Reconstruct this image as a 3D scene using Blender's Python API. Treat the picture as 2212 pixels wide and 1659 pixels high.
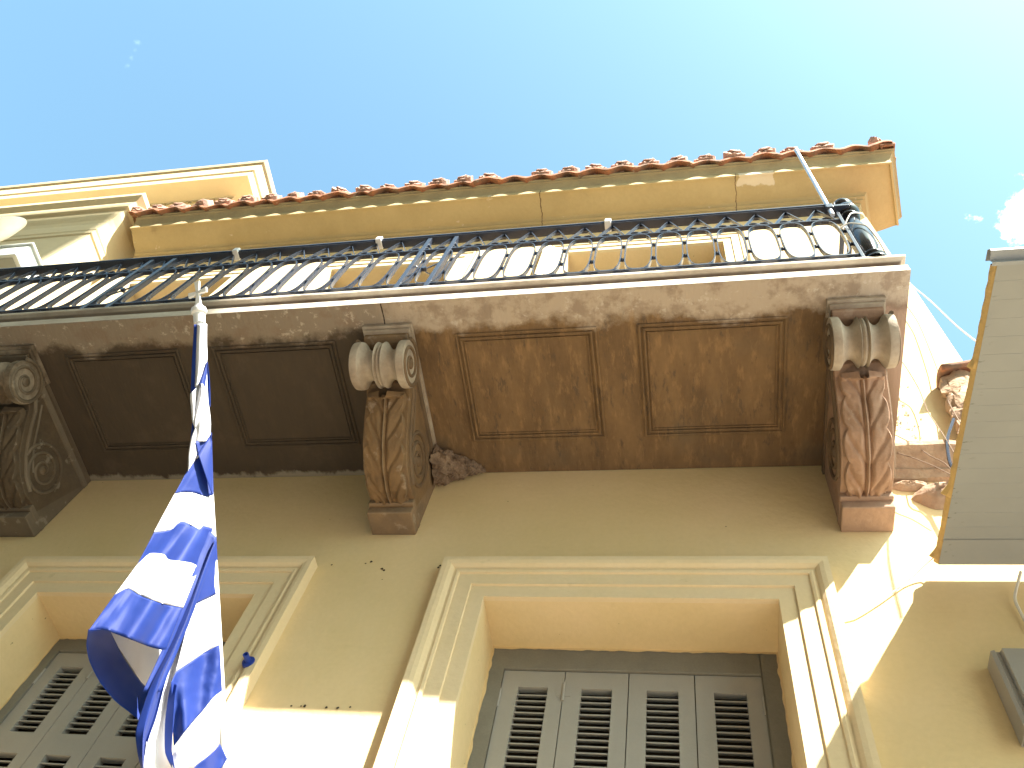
import bpy, math, random
from mathutils import Vector, Matrix, noise
random.seed(7)
for o in list(bpy.data.objects): bpy.data.objects.remove(o)
scene = bpy.context.scene
C = scene.collection

# ------------------------------------------------------------------ camera
CAMPOS = Vector((0.0, -2.5, 1.6))
RIGHT = Vector((0.9796, 0.1294, 0.1535)).normalized()
UP = Vector((0.0408, -0.8769, 0.4790)); UP = (UP - RIGHT*UP.dot(RIGHT)).normalized()
BACK = RIGHT.cross(UP)
cam_data = bpy.data.cameras.new('camera')
cam_data.sensor_width = 36.0; cam_data.lens = 36.0*1832.71/2212.0
cam_data.clip_start = 0.05; cam_data.clip_end = 6000
cam = bpy.data.objects.new('camera', cam_data); C.objects.link(cam)
M = Matrix((RIGHT, UP, BACK)).transposed().to_4x4(); M.translation = CAMPOS
cam.matrix_world = M
scene.camera = cam

# ------------------------------------------------------------------ light
SUN = Vector((1.01, -1.0, 1.575)).normalized()       # towards the sun
elev = math.asin(SUN.z); azim = math.atan2(SUN.x, SUN.y)
sd = bpy.data.lights.new('sun', 'SUN'); sd.energy = 5.0; sd.angle = math.radians(0.53); sd.color = (1.0, 0.955, 0.88)
so = bpy.data.objects.new('sun', sd); C.objects.link(so)
so.rotation_euler = SUN.to_track_quat('Z', 'Y').to_euler(); so.location = (8, -8, 14)

world = bpy.data.worlds.new('World'); scene.world = world; world.use_nodes = True
nt = world.node_tree; nt.nodes.clear()
def wn(t, **k):
    n = nt.nodes.new(t)
    for a, b in k.items(): setattr(n, a, b)
    return n
wout = wn('ShaderNodeOutputWorld'); wbg = wn('ShaderNodeBackground'); wsky = wn('ShaderNodeTexSky', sky_type='NISHITA')
wsky.sun_disc = False; wsky.sun_elevation = elev; wsky.sun_rotation = azim
wsky.air_density = 1.0; wsky.dust_density = 2.0; wsky.ozone_density = 1.2
wbg.inputs['Strength'].default_value = 0.105
# two real clouds: a thin wisp and a brighter cumulus, placed by world direction
wtc = wn('ShaderNodeTexCoord')
def cloud(direction, rad, soft, scale, col_in, amount, stretch=(1, 1, 1)):
    m = wn('ShaderNodeMapping'); m.inputs['Scale'].default_value = stretch
    nt.links.new(wtc.outputs['Generated'], m.inputs['Vector'])
    dist = wn('ShaderNodeVectorMath', operation='DISTANCE'); nt.links.new(m.outputs[0], dist.inputs[0])
    dist.inputs[1].default_value = Vector((direction[0]*stretch[0], direction[1]*stretch[1], direction[2]*stretch[2]))
    nz = wn('ShaderNodeTexNoise'); nz.inputs['Scale'].default_value = scale; nz.inputs['Detail'].default_value = 9; nz.inputs['Roughness'].default_value = .62
    nt.links.new(wtc.outputs['Generated'], nz.inputs['Vector'])
    ma = wn('ShaderNodeMath', operation='MULTIPLY_ADD'); nt.links.new(nz.outputs[0], ma.inputs[0]); ma.inputs[1].default_value = rad*4.0; 
    nt.links.new(dist.outputs['Value'], ma.inputs[2])
    mr = wn('ShaderNodeMapRange', interpolation_type='SMOOTHSTEP'); nt.links.new(ma.outputs[0], mr.inputs[0])
    mr.inputs[1].default_value = rad*3.0; mr.inputs[2].default_value = rad*3.0-soft; mr.inputs[3].default_value = 0; mr.inputs[4].default_value = amount
    mx = wn('ShaderNodeMix', data_type='RGBA'); nt.links.new(mr.outputs[0], mx.inputs[0])
    nt.links.new(col_in, mx.inputs[6]); mx.inputs[7].default_value = (9.0, 9.3, 9.6, 1)
    return mx.outputs[2]
def pixdir(px, py):
    v = RIGHT*(px-1106.0) + UP*(-(py-829.5)) - BACK*1832.71
    return v.normalized()
c1 = cloud(pixdir(2245, 470), 0.040, 0.022, 30, wsky.outputs[0], 0.95)
c2 = c1
for q_ in ((297, 92), (291, 108), (284, 124), (277, 142)): c2 = cloud(pixdir(*q_), 0.0035, 0.011, 90, c2, 0.13)
tint = wn('ShaderNodeMix', data_type='RGBA', blend_type='MULTIPLY'); tint.inputs[0].default_value = 1.0      # summer sky a little greener than the model's
nt.links.new(c2, tint.inputs[6]); tint.inputs[7].default_value = (0.85, 1.08, 0.93, 1)
nt.links.new(tint.outputs[2], wbg.inputs['Color']); nt.links.new(wbg.outputs[0], wout.inputs['Surface'])

scene.view_settings.view_transform = 'Standard'; scene.view_settings.look = 'None'
scene.view_settings.gamma = 1.0; scene.view_settings.exposure = 2.18

# ------------------------------------------------------------------ materials
def mat(name, base, rough=0.85, metallic=0.0, var=None, noise_scale=6.0, bump=0.0, bump_scale=60.0, spec=0.3, stretch=(1, 1, 1),
        var_lo=0.35, var_hi=0.7, fine=0.06, coat=0.0):
    m = bpy.data.materials.new(name); m.use_nodes = True
    t = m.node_tree; b = t.nodes['Principled BSDF']
    b.inputs['Roughness'].default_value = rough; b.inputs['Metallic'].default_value = metallic
    b.inputs['Specular IOR Level'].default_value = spec
    if coat: b.inputs['Coat Weight'].default_value = coat; b.inputs['Coat Roughness'].default_value = 0.08
    tc = t.nodes.new('ShaderNodeTexCoord'); mp = t.nodes.new('ShaderNodeMapping'); mp.inputs['Scale'].default_value = stretch
    t.links.new(tc.outputs['Object'], mp.inputs[0])
    n1 = t.nodes.new('ShaderNodeTexNoise'); n1.inputs['Scale'].default_value = noise_scale; n1.inputs['Detail'].default_value = 8; n1.inputs['Roughness'].default_value = 0.6
    t.links.new(mp.outputs[0], n1.inputs['Vector'])
    mr = t.nodes.new('ShaderNodeMapRange'); t.links.new(n1.outputs[0], mr.inputs[0]); mr.inputs[1].default_value = var_lo; mr.inputs[2].default_value = var_hi
    mx = t.nodes.new('ShaderNodeMix'); mx.data_type = 'RGBA'
    t.links.new(mr.outputs[0], mx.inputs[0])
    mx.inputs[6].default_value = (*base, 1); mx.inputs[7].default_value = (*(var or tuple(c*0.88 for c in base)), 1)
    out = mx.outputs[2]
    if fine:
        n2 = t.nodes.new('ShaderNodeTexNoise'); n2.inputs['Scale'].default_value = bump_scale*1.7; n2.inputs['Detail'].default_value = 4
        t.links.new(tc.outputs['Object'], n2.inputs['Vector'])
        mr2 = t.nodes.new('ShaderNodeMapRange'); t.links.new(n2.outputs[0], mr2.inputs[0]); mr2.inputs[3].default_value = 1-fine*2; mr2.inputs[4].default_value = 1+fine*2
        sc = t.nodes.new('ShaderNodeVectorMath'); sc.operation = 'SCALE'; t.links.new(out, sc.inputs[0]); t.links.new(mr2.outputs[0], sc.inputs['Scale'])
        out = sc.outputs[0]
    t.links.new(out, b.inputs['Base Color'])
    if bump:
        nb = t.nodes.new('ShaderNodeTexNoise'); nb.inputs['Scale'].default_value = bump_scale; nb.inputs['Detail'].default_value = 5
        t.links.new(mp.outputs[0], nb.inputs['Vector'])
        bp = t.nodes.new('ShaderNodeBump'); bp.inputs['Strength'].default_value = 1.0; bp.inputs['Distance'].default_value = bump
        t.links.new(nb.outputs[0], bp.inputs['Height']); t.links.new(bp.outputs[0], b.inputs['Normal'])
    m['out'] = 1
    return m
class N:      # small helper for extra node work on an existing material
    def __init__(s, m):
        s.m = m; s.t = m.node_tree; s.b = s.t.nodes['Principled BSDF']
        s.tc = s.t.nodes.new('ShaderNodeTexCoord')
    def col(s): return s.b.inputs['Base Color'].links[0].from_socket
    def noise(s, scale, detail=6, stretch=None, rough=0.6):
        n = s.t.nodes.new('ShaderNodeTexNoise'); n.inputs['Scale'].default_value = scale; n.inputs['Detail'].default_value = detail; n.inputs['Roughness'].default_value = rough
        src = s.tc.outputs['Object']
        if stretch:
            mp = s.t.nodes.new('ShaderNodeMapping'); mp.inputs['Scale'].default_value = stretch; s.t.links.new(src, mp.inputs[0]); src = mp.outputs[0]
        s.t.links.new(src, n.inputs['Vector']); return n.outputs[0]
    def sep(s):
        n = s.t.nodes.new('ShaderNodeSeparateXYZ'); s.t.links.new(s.tc.outputs['Object'], n.inputs[0]); return n.outputs
    def math(s, op, a, b=None, c=None, clamp=False):
        n = s.t.nodes.new('ShaderNodeMath'); n.operation = op; n.use_clamp = clamp
        for i, v in enumerate((a, b, c)):
            if v is None: continue
            if isinstance(v, (int, float)): n.inputs[i].default_value = v
            else: s.t.links.new(v, n.inputs[i])
        return n.outputs[0]
    def ramp(s, v, lo, hi, a=0.0, b=1.0):
        n = s.t.nodes.new('ShaderNodeMapRange'); n.interpolation_type = 'SMOOTHSTEP'; s.t.links.new(v, n.inputs[0])
        n.inputs[1].default_value = lo; n.inputs[2].default_value = hi; n.inputs[3].default_value = a; n.inputs[4].default_value = b; return n.outputs[0]
    def mixin(s, fac, colour):
        n = s.t.nodes.new('ShaderNodeMix'); n.data_type = 'RGBA'; s.t.links.new(fac, n.inputs[0]); s.t.links.new(s.col(), n.inputs[6])
        n.inputs[7].default_value = (*colour, 1); s.t.links.new(n.outputs[2], s.b.inputs['Base Color'])

YEL = (0.73, 0.56, 0.325)
m_wall = mat('yellow_plaster', YEL, 0.9, var=(0.665, 0.51, 0.265), noise_scale=1.6, bump=0.0035, bump_scale=26, fine=0.025)
h = N(m_wall)
sx, sy, sz = h.sep()
# horizontal trowel marks, sparse specks and a few streaks
tr = h.noise(7, 5, (0.35, 1, 3.4)); h.mixin(h.ramp(tr, 0.58, 0.75, 0, 0.22), (0.58, 0.43, 0.22))
sp = h.noise(38, 2); h.mixin(h.ramp(sp, 0.745, 0.77, 0, 0.75), (0.18, 0.12, 0.06))
st = h.noise(3.2, 6, (1, 1, 0.35)); h.mixin(h.ramp(st, 0.6, 0.8, 0, 0.3), (0.72, 0.58, 0.38))
m_trim = mat('cream_trim_plaster', (0.73, 0.58, 0.37), 0.88, var=(0.70, 0.55, 0.33), noise_scale=3, bump=0.0025, bump_scale=30, fine=0.025)
h = N(m_trim); sp = h.noise(9, 7); h.mixin(h.ramp(sp, 0.64, 0.72, 0, 0.35), (0.50, 0.39, 0.22))
m_cornice = mat('ochre_cornice_plaster', (0.50, 0.395, 0.215), 0.88, var=(0.43, 0.335, 0.175), noise_scale=2.5, bump=0.003, bump_scale=24, fine=0.03)
h = N(m_cornice); sx, sy, sz = h.sep()
n1 = h.noise(7, 8); h.mixin(h.ramp(n1, 0.655, 0.70, 0, 0.85), (0.62, 0.53, 0.40))
n2 = h.noise(3.2, 6); h.mixin(h.math('MULTIPLY', h.ramp(n2, 0.5, 0.62, 0, 0.6), h.ramp(sx, -5.2, -5.45)), (0.17, 0.12, 0.06))
d = h.math('ABSOLUTE', h.math('SUBTRACT', h.math('ADD', sx, h.math('MULTIPLY', h.noise(9), 0.12)), 0.79)); e2 = h.math('MULTIPLY', h.ramp(d, 0.16, 0.15), h.ramp(h.math('ADD', sy, h.math('MULTIPLY', h.noise(12), 0.1)), -0.17, -0.19)); h.mixin(e2, (0.66, 0.58, 0.45))
for xc in (-1.25, 0.55):
    d = h.math('ABSOLUTE', h.math('SUBTRACT', h.math('ADD', sx, h.math('MULTIPLY', h.noise(14), 0.05)), xc+0.025)); h.mixin(h.ramp(d, 0.006, 0.003), (0.16, 0.11, 0.06))
m_cream2 = mat('pale_cream_paint', (0.72, 0.60, 0.38), 0.85, var=(0.69, 0.56, 0.34), noise_scale=2, bump=0.002, bump_scale=20, fine=0.02)
m_grey_trim = mat('grey_shaded_crown', (0.44, 0.35, 0.20), 0.9, var=(0.34, 0.27, 0.16), noise_scale=5, bump=0.003, bump_scale=40)  # shade on the crown bands put into a darker, blotchy grey

def soffit_mat():
    m = mat('stained_soffit_plaster', (0.215, 0.130, 0.062), 0.92, var=(0.125, 0.075, 0.038), noise_scale=3.2, stretch=(2.4, 0.75, 1), bump=0.003, bump_scale=22, fine=0.05, var_lo=0.3, var_hi=0.7)
    h = N(m); sx, sy, sz = h.sep()
    # streaks run away from the wall
    s1 = h.noise(11, 9, (2.3, 0.6, 1), .7); h.mixin(h.ramp(s1, 0.50, 0.66, 0, 0.75), (0.28, 0.165, 0.075))
    s2 = h.noise(13, 8, (2.0, 0.6, 1), .7); h.mixin(h.ramp(s2, 0.54, 0.68, 0, 0.65), (0.075, 0.055, 0.04))
    # greenish grey damp in the bays' edges
    s3 = h.noise(2.3, 5); h.mixin(h.ramp(s3, 0.52, 0.72, 0, 0.5), (0.13, 0.10, 0.065))
    # sooty left bay
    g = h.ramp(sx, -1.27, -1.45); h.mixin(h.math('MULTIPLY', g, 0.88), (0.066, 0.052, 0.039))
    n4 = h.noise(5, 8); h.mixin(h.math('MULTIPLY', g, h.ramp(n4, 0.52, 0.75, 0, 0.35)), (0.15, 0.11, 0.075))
    # pinkish sound plaster on the right-hand end
    h.mixin(h.ramp(h.math('ADD', sx, h.math('MULTIPLY', sy, -0.25)), 0.98, 1.12, 0, 0.8), (0.42, 0.29, 0.22))
    # lime bloom with a ragged edge along the front
    nb = h.noise(4.2, 8, (1, 1, 1), 0.65); nb2 = h.noise(13, 6)
    edge = h.math('ADD', h.math('ADD', sy, h.math('MULTIPLY', nb, 0.30)), h.math('MULTIPLY', nb2, 0.07))
    f = h.ramp(edge, -0.625, -0.70); rim = h.math('MULTIPLY', h.ramp(edge, -0.60, -0.655), h.ramp(edge, -0.72, -0.66))
    h.mixin(h.math('MULTIPLY', h.math('MULTIPLY', rim, h.ramp(h.noise(2.7, 3), .42, .6)), 0.6), (0.10, 0.055, 0.03))
    h.mixin(h.math('MULTIPLY', f, h.ramp(sx, -1.5, -1.3, 0.50, 0.90)), (0.47, 0.38, 0.29))
    h.mixin(h.math('MULTIPLY', h.math('MULTIPLY', f, h.ramp(h.noise(7, 9, None, .7), 0.48, 0.62)), 0.65), (0.24, 0.17, 0.12))
    h.mixin(h.math('MULTIPLY', h.math('MULTIPLY', f, h.ramp(h.noise(21, 8, None, .7), 0.56, 0.66)), 0.6), (0.58, 0.50, 0.41))
    # crumbly white line at the wall, left bay
    ew = h.math('ADD', sy, h.math('MULTIPLY', h.noise(9, 7, (1.5, 1, 1)), 0.12))
    h.mixin(h.math('MULTIPLY', g, h.ramp(ew, 0.018, 0.045, 0, 0.7)), (0.40, 0.35, 0.27))
    # crack at the joint
    cx = h.math('ABSOLUTE', h.math('ADD', h.math('ADD', sx, h.math('MULTIPLY', h.noise(8), 0.03)), 1.415))
    h.mixin(h.math('MULTIPLY', h.ramp(cx, 0.004, 0.0015), h.ramp(sy, -0.80, -0.84)), (0.03, 0.02, 0.015))
    return m
m_soffit = soffit_mat()
m_fascia = mat('weathered_shaded_fascia', (0.66, 0.59, 0.49), 0.9, var=(0.40, 0.33, 0.26), noise_scale=4.5, stretch=(1, 1, 3), bump=0.003, bump_scale=30)
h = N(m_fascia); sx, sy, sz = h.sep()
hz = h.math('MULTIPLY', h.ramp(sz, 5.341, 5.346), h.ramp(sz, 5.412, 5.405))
h.mixin(h.math('MULTIPLY', hz, h.ramp(h.noise(5, 7, (1, 1, .3)), .35, .6, .80, 1.0)), (0.12, 0.085, 0.065))  # streaky grime plus the lip's shade, painted into the hollow
h.mixin(h.ramp(sx, -2.0, -2.6, 0, .45), (0.30, 0.25, 0.19))  # cast shade on the left run also painted into the colour
def stone(name, a, b, pale, amt):
    m = mat(name, a, 0.9, var=b, noise_scale=9, bump=0.004, bump_scale=45, fine=0.05)
    h = N(m); n = h.noise(11, 7)
    h.mixin(h.ramp(n, 0.60, 0.68, 0, amt), pale)
    geo = h.t.nodes.new('ShaderNodeNewGeometry')
    h.mixin(h.math('MULTIPLY', h.ramp(geo.outputs['Pointiness'], 0.53, 0.60), amt*0.8), pale)
    return m
m_stone = stone('brown_stained_stone', (0.215, 0.130, 0.062), (0.13, 0.080, 0.042), (0.42, 0.34, 0.26), 0.35)
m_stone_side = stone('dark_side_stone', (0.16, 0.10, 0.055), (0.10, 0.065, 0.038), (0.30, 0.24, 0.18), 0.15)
m_stone_pink = stone('pinkish_stone', (0.36, 0.225, 0.15), (0.25, 0.15, 0.095), (0.45, 0.33, 0.25), 0.5)
m_stone_soot = stone('sooty_stone', (0.11, 0.078, 0.048), (0.07, 0.050, 0.033), (0.30, 0.25, 0.19), 0.55)
m_scroll = mat('bleached_scroll_stone', (0.42, 0.35, 0.27), 0.88, var=(0.26, 0.20, 0.15), noise_scale=8, bump=0.003, bump_scale=40)
m_scroll_dark = mat('dirty_scroll_stone', (0.30, 0.24, 0.175), 0.88, var=(0.12, 0.088, 0.06), noise_scale=6, bump=0.003, bump_scale=40, var_lo=.42, var_hi=.6)
m_iron = mat('dark_blue_iron_paint', (0.030, 0.038, 0.058), 0.27, var=(0.035, 0.042, 0.06), noise_scale=20, spec=0.6, fine=0.1, bump=0.0006, bump_scale=90)
m_black = mat('black_gloss_paint', (0.004, 0.004, 0.006), 0.16, spec=0.35, fine=0.0, coat=0.15)
m_frame = mat('grey_painted_frame', (0.215, 0.205, 0.175), 0.75, var=(0.185, 0.175, 0.15), noise_scale=9, bump=0.0015, bump_scale=70)
m_shut = mat('pale_grey_shutter_paint', (0.35, 0.335, 0.31), 0.6, var=(0.32, 0.31, 0.285), noise_scale=4, bump=0.0008, bump_scale=80, fine=0.02)
m_dark = mat('dark_interior', (0.06, 0.04, 0.025), 0.95, fine=0)
m_tile = mat('terracotta', (0.38, 0.155, 0.08), 0.9, var=(0.17, 0.105, 0.07), noise_scale=9, bump=0.004, bump_scale=50, fine=0.08, var_lo=0.4, var_hi=0.62)
h = N(m_tile); h.mixin(h.ramp(h.noise(16, 7), 0.6, 0.68, 0, 0.6), (0.40, 0.33, 0.27))
m_ante = mat('weathered_antefix_clay', (0.52, 0.31, 0.24), 0.9, var=(0.40, 0.27, 0.21), noise_scale=14, bump=0.005, bump_scale=60, fine=0.08)
m_white = mat('white_gloss_paint', (0.80, 0.80, 0.79), 0.35, fine=0.0)
m_pvc = mat('white_sheathed_cable', (0.72, 0.68, 0.60), 0.5, fine=0.02)
m_cable_d = mat('brown_dusty_cable', (0.20, 0.13, 0.08), 0.7, fine=0.03)
m_alu = mat('bare_aluminium_tube', (0.75, 0.77, 0.80), 0.35, metallic=0.8, fine=0.02)
m_awn = mat('grey_green_coated_sheet', (0.285, 0.295, 0.29), 0.55, var=(0.26, 0.27, 0.265), noise_scale=3, bump=0.001, bump_scale=15, fine=0.01)
h = N(m_awn); sx, sy, sz = h.sep()
g = h.math('MULTIPLY', h.ramp(sx, 0.09, 0.01), h.ramp(h.noise(22, 6, (1, 2.6, 1)), 0.60, 0.70)); h.mixin(g, (0.06, 0.06, 0.05))
m_awn_top = mat('blue_grey_coated_sheet', (0.30, 0.32, 0.34), 0.5, fine=0.02)
m_foam = mat('yellow_foam_core', (0.50, 0.34, 0.14), 0.95, var=(0.30, 0.21, 0.11), noise_scale=7, bump=0.006, bump_scale=50, fine=0.06, var_lo=0.5, var_hi=0.75)
m_lump = mat('crumbly_brown_mortar', (0.27, 0.19, 0.13), 0.95, var=(0.12, 0.075, 0.05), noise_scale=22, bump=0.012, bump_scale=70, fine=0.2)
m_rubble = mat('broken_masonry', (0.42, 0.29, 0.19), 0.95, var=(0.28, 0.18, 0.12), noise_scale=6, bump=0.012, bump_scale=30, fine=0.08)
m_metalbox = mat('grey_metal_box', (0.33, 0.31, 0.28), 0.5, metallic=0.15, var=(0.30, 0.28, 0.25), noise_scale=8, fine=0.02)
m_ac = mat('white_plastic_casing', (0.72, 0.76, 0.72), 0.5, fine=0.01)
m_acg = mat('grey_casing_underside', (0.36, 0.38, 0.34), 0.6, fine=0.01)
m_lamp = mat('blue_plastic', (0.02, 0.05, 0.30), 0.4, fine=0)
m_ground = mat('asphalt', (0.22, 0.205, 0.185), 0.9, var=(0.17, 0.16, 0.145), noise_scale=0.6, bump=0.004, bump_scale=40)
m_pave = mat('pale_paving', (0.38, 0.335, 0.28), 0.9, var=(0.31, 0.27, 0.22), noise_scale=1.2, bump=0.003, bump_scale=30)
m_opp = mat('beige_render', (0.55, 0.47, 0.35), 0.9, noise_scale=1.0)
m_glass = mat('dark_window_glass', (0.03, 0.035, 0.04), 0.1, fine=0)
def cloth(name, c, c2, sheen, trans):
    m = mat(name, c, 0.62, var=c2, noise_scale=5, bump=0.0003, bump_scale=18, spec=0.22, fine=0.03)
    t = m.node_tree; b = t.nodes['Principled BSDF']; out = t.nodes['Material Output']
    b.inputs['Sheen Weight'].default_value = sheen
    tr = t.nodes.new('ShaderNodeBsdfTranslucent'); tr.inputs[0].default_value = (*trans, 1)
    ms = t.nodes.new('ShaderNodeAddShader'); t.links.new(b.outputs[0], ms.inputs[0]); t.links.new(tr.outputs[0], ms.inputs[1])
    t.links.new(ms.outputs[0], out.inputs['Surface'])
    return m
m_blue = cloth('blue_satin_cloth', (0.0045, 0.019, 0.135), (0.006, 0.025, 0.155), 0.04, (0.012, 0.065, 0.19))
m_wcloth = cloth('white_satin_cloth', (0.62, 0.62, 0.65), (0.58, 0.58, 0.61), 0.05, (0.07, 0.07, 0.07))

# ------------------------------------------------------------------ mesh builder
class MB:
    def __init__(s): s.v = []; s.f = []; s.mi = []; s.cur = 0
    def add(s, vs, fs):
        o = len(s.v); s.v += [tuple(p) for p in vs]
        for f in fs: s.f.append(tuple(i+o for i in f)); s.mi.append(s.cur)
    def box(s, x0, x1, y0, y1, z0, z1):
        v = [(x, y, z) for z in (z0, z1) for y in (y0, y1) for x in (x0, x1)]
        s.add(v, [(0, 2, 3, 1), (4, 5, 7, 6), (0, 1, 5, 4), (2, 6, 7, 3), (0, 4, 6, 2), (1, 3, 7, 5)])
    def obox(s, o, ax, ay, az, hx, hy, hz):
        o = Vector(o); v = []
        for k in (-1, 1):
            for j in (-1, 1):
                for i in (-1, 1): v.append(o+ax*(i*hx)+ay*(j*hy)+az*(k*hz))
        s.add(v, [(0, 2, 3, 1), (4, 5, 7, 6), (0, 1, 5, 4), (2, 6, 7, 3), (0, 4, 6, 2), (1, 3, 7, 5)])
    def grid(s, rows, closed_u=False):
        n = len(rows[0]); o = []
        for r in rows: o += r
        f = []
        for i in range(len(rows)-1):
            for j in range(n if closed_u else n-1):
                j2 = (j+1) % n
                f.append((i*n+j, i*n+j2, (i+1)*n+j2, (i+1)*n+j))
        s.add(o, f)
    def prism(s, poly, x0, x1):                         # poly of (y, z), extruded along x
        n = len(poly)
        v = [(x0, y, z) for y, z in poly] + [(x1, y, z) for y, z in poly]
        f = [tuple(range(n)), tuple(range(2*n-1, n-1, -1))] + [(i, i+n, (i+1) % n+n, (i+1) % n) for i in range(n)]
        s.add(v, f)
    def sweep(s, path, prof, mapf, closed=False):       # path 2-D with mitres, prof (offset, height); mapf(u, v, h) -> point
        n = len(path); rows = []
        for i in range(n):
            p = Vector(path[i])
            a = Vector(path[(i-1) % n]) if (closed or i > 0) else None
            b = Vector(path[(i+1) % n]) if (closed or i < n-1) else None
            d1 = (p-a).normalized() if a is not None else None
            d2 = (b-p).normalized() if b is not None else None
            n1 = Vector((-d1.y, d1.x)) if d1 is not None else None
            n2 = Vector((-d2.y, d2.x)) if d2 is not None else None
            if n1 is None: m_ = n2
            elif n2 is None: m_ = n1
            else:
                m_ = (n1+n2).normalized(); m_ = m_ / max(0.2, m_.dot(n1))
            rows.append([mapf(p.x+m_.x*o, p.y+m_.y*o, hh) for o, hh in prof])
        k = len(prof)
        if closed: rows.append(rows[0])
        s.grid(rows, closed_u=True)
        if not closed:
            s.add(rows[0], [tuple(range(k))]); s.add(rows[-1], [tuple(range(k-1, -1, -1))])
    def tube(s, pts, r, seg=8, caps=True, r2=None):
        pts = [Vector(p) for p in pts]; rows = []; n = len(pts)
        t0 = (pts[1]-pts[0]).normalized(); u = t0.orthogonal().normalized()
        for i, p in enumerate(pts):
            t = (pts[min(i+1, n-1)]-pts[max(i-1, 0)]).normalized()
            u = (u - t*u.dot(t)).normalized(); w = t.cross(u)
            rr = r[i] if isinstance(r, (list, tuple)) else r
            rows.append([p+u*(math.cos(2*math.pi*k/seg)*rr)+w*(math.sin(2*math.pi*k/seg)*(r2 or rr)) for k in range(seg)])
        s.grid(rows, True)
        if caps: s.add(rows[0], [tuple(range(seg-1, -1, -1))]); s.add(rows[-1], [tuple(range(seg))])
    def lathe(s, o, axis, prof, seg=24):                # prof (distance along axis, radius)
        axis = Vector(axis).normalized(); u = axis.orthogonal().normalized(); w = axis.cross(u); o = Vector(o)
        rows = [[o+axis*a+(u*math.cos(2*math.pi*k/seg)+w*math.sin(2*math.pi*k/seg))*max(r, 1e-4) for k in range(seg)] for a, r in prof]
        s.grid(rows, True)
    def build(s, name, m, parent=None, smooth=False, bevel=0.0, angle=35, label=None):
        me = bpy.data.meshes.new(name); me.from_pydata(s.v, [], s.f); me.update()
        ms = m if isinstance(m, (list, tuple)) else [m]
        for q in ms: me.materials.append(q)
        for p, i in zip(me.polygons, s.mi): p.material_index = min(i, len(ms)-1)
        import bmesh
        bm = bmesh.new(); bm.from_mesh(me); bmesh.ops.remove_doubles(bm, verts=bm.verts, dist=1e-5)
        bmesh.ops.recalc_face_normals(bm, faces=bm.faces); bm.to_mesh(me); bm.free()
        if smooth:
            for p in me.polygons: p.use_smooth = True
            me.set_sharp_from_angle(angle=math.radians(angle))
        o = bpy.data.objects.new(name, me); C.objects.link(o)
        if parent is not None: o.parent = parent
        if bevel:
            b = o.modifiers.new('bevel', 'BEVEL'); b.width = bevel; b.segments = 2; b.limit_method = 'ANGLE'; b.angle_limit = math.radians(40)
        if label: o['label'] = label
        return o
def thing(name, label, cat, loc=(0, 0, 0), group=None, kind=None):
    o = bpy.data.objects.new(name, None); C.objects.link(o); o.location = loc; o['label'] = label; o['category'] = cat; o.empty_display_size = 0.2
    if group: o['group'] = group
    if kind: o['kind'] = kind
    return o
def tag(o, label, cat, group=None):
    o['label'] = label; o['category'] = cat
    if group: o['group'] = group
    return o
def n3(p, s, k=0.0): return noise.noise(Vector((p[0]*s+k, p[1]*s-k, p[2]*s+2*k)))

# ------------------------------------------------------------------ ground
b = MB(); b.grid([[(x, y, 0) for x in (-400, -60, -10, 0, 10, 60, 400)] for y in (-400, -60, -9.2, 60, 400)])
o = b.build('street', m_ground); o['kind'] = 'structure'
b = MB(); b.box(-60, 60, -1.35, 0.5, -0.2, 0.14)
o = b.build('pavement', m_pave, bevel=0.015); o['kind'] = 'structure'

# ------------------------------------------------------------------ the yellow house
XL, XR, ZT = -5.70, 1.60, 9.40
house = thing('yellow_house', 'two storey yellow plastered house with long balcony, grey shutters and tiled eave', 'house')
LOW = [(-0.874, 0.345, 1.0, 4.297), (-3.085, -1.945, 1.0, 4.30)]
UPP = [(-0.925, 0.385, 5.46, 8.60), (-3.12, -1.93, 5.46, 8.60), (-5.20, -4.12, 5.46, 8.60)]
b = MB()
DEP = 0.27
def wall_with_openings(b, x0, x1, z0, z1, ops):
    xs = sorted(set([x0, x1]+[v for o in ops for v in o[:2]])); zs = sorted(set([z0, z1]+[v for o in ops for v in o[2:]]))
    for i in range(len(xs)-1):
        for j in range(len(zs)-1):
            cx, cz = (xs[i]+xs[i+1])/2, (zs[j]+zs[j+1])/2
            if any(o[0] < cx < o[1] and o[2] < cz < o[3] for o in ops): continue
            b.add([(xs[i], 0, zs[j]), (xs[i+1], 0, zs[j]), (xs[i+1], 0, zs[j+1]), (xs[i], 0, zs[j+1])], [(0, 1, 2, 3)])
    for (a, c, d, e) in ops:
        D = 0.42
        b.add([(a, 0, d), (a, D, d), (a, D, e), (a, 0, e)], [(0, 1, 2, 3)])
        b.add([(c, 0, d), (c, 0, e), (c, D, e), (c, D, d)], [(0, 1, 2, 3)])
        b.add([(a, 0, e), (a, D, e), (c, D, e), (c, 0, e)], [(0, 1, 2, 3)])
        b.add([(a, 0, d), (c, 0, d), (c, D, d), (a, D, d)], [(0, 1, 2, 3)])
wall_with_openings(b, XL, XR, 0.14, ZT, LOW+UPP)
# side and back walls (the corner opens slightly wider than a right angle)
b.add([(XR, 0, 0.14), (XR+1.3, 7.5, 0.14), (XR+1.3, 7.5, ZT), (XR, 0, ZT)], [(0, 1, 2, 3)])
b.add([(XL, 0, 0.14), (XL, 0, ZT), (XL, 7.5, ZT), (XL, 7.5, 0.14)], [(0, 1, 2, 3)])
b.add([(XL, 7.5, 0.14), (XL, 7.5, ZT), (XR+1.3, 7.5, ZT), (XR+1.3, 7.5, 0.14)], [(0, 1, 2, 3)])
wall = b.build('wall', m_wall, house)

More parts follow.
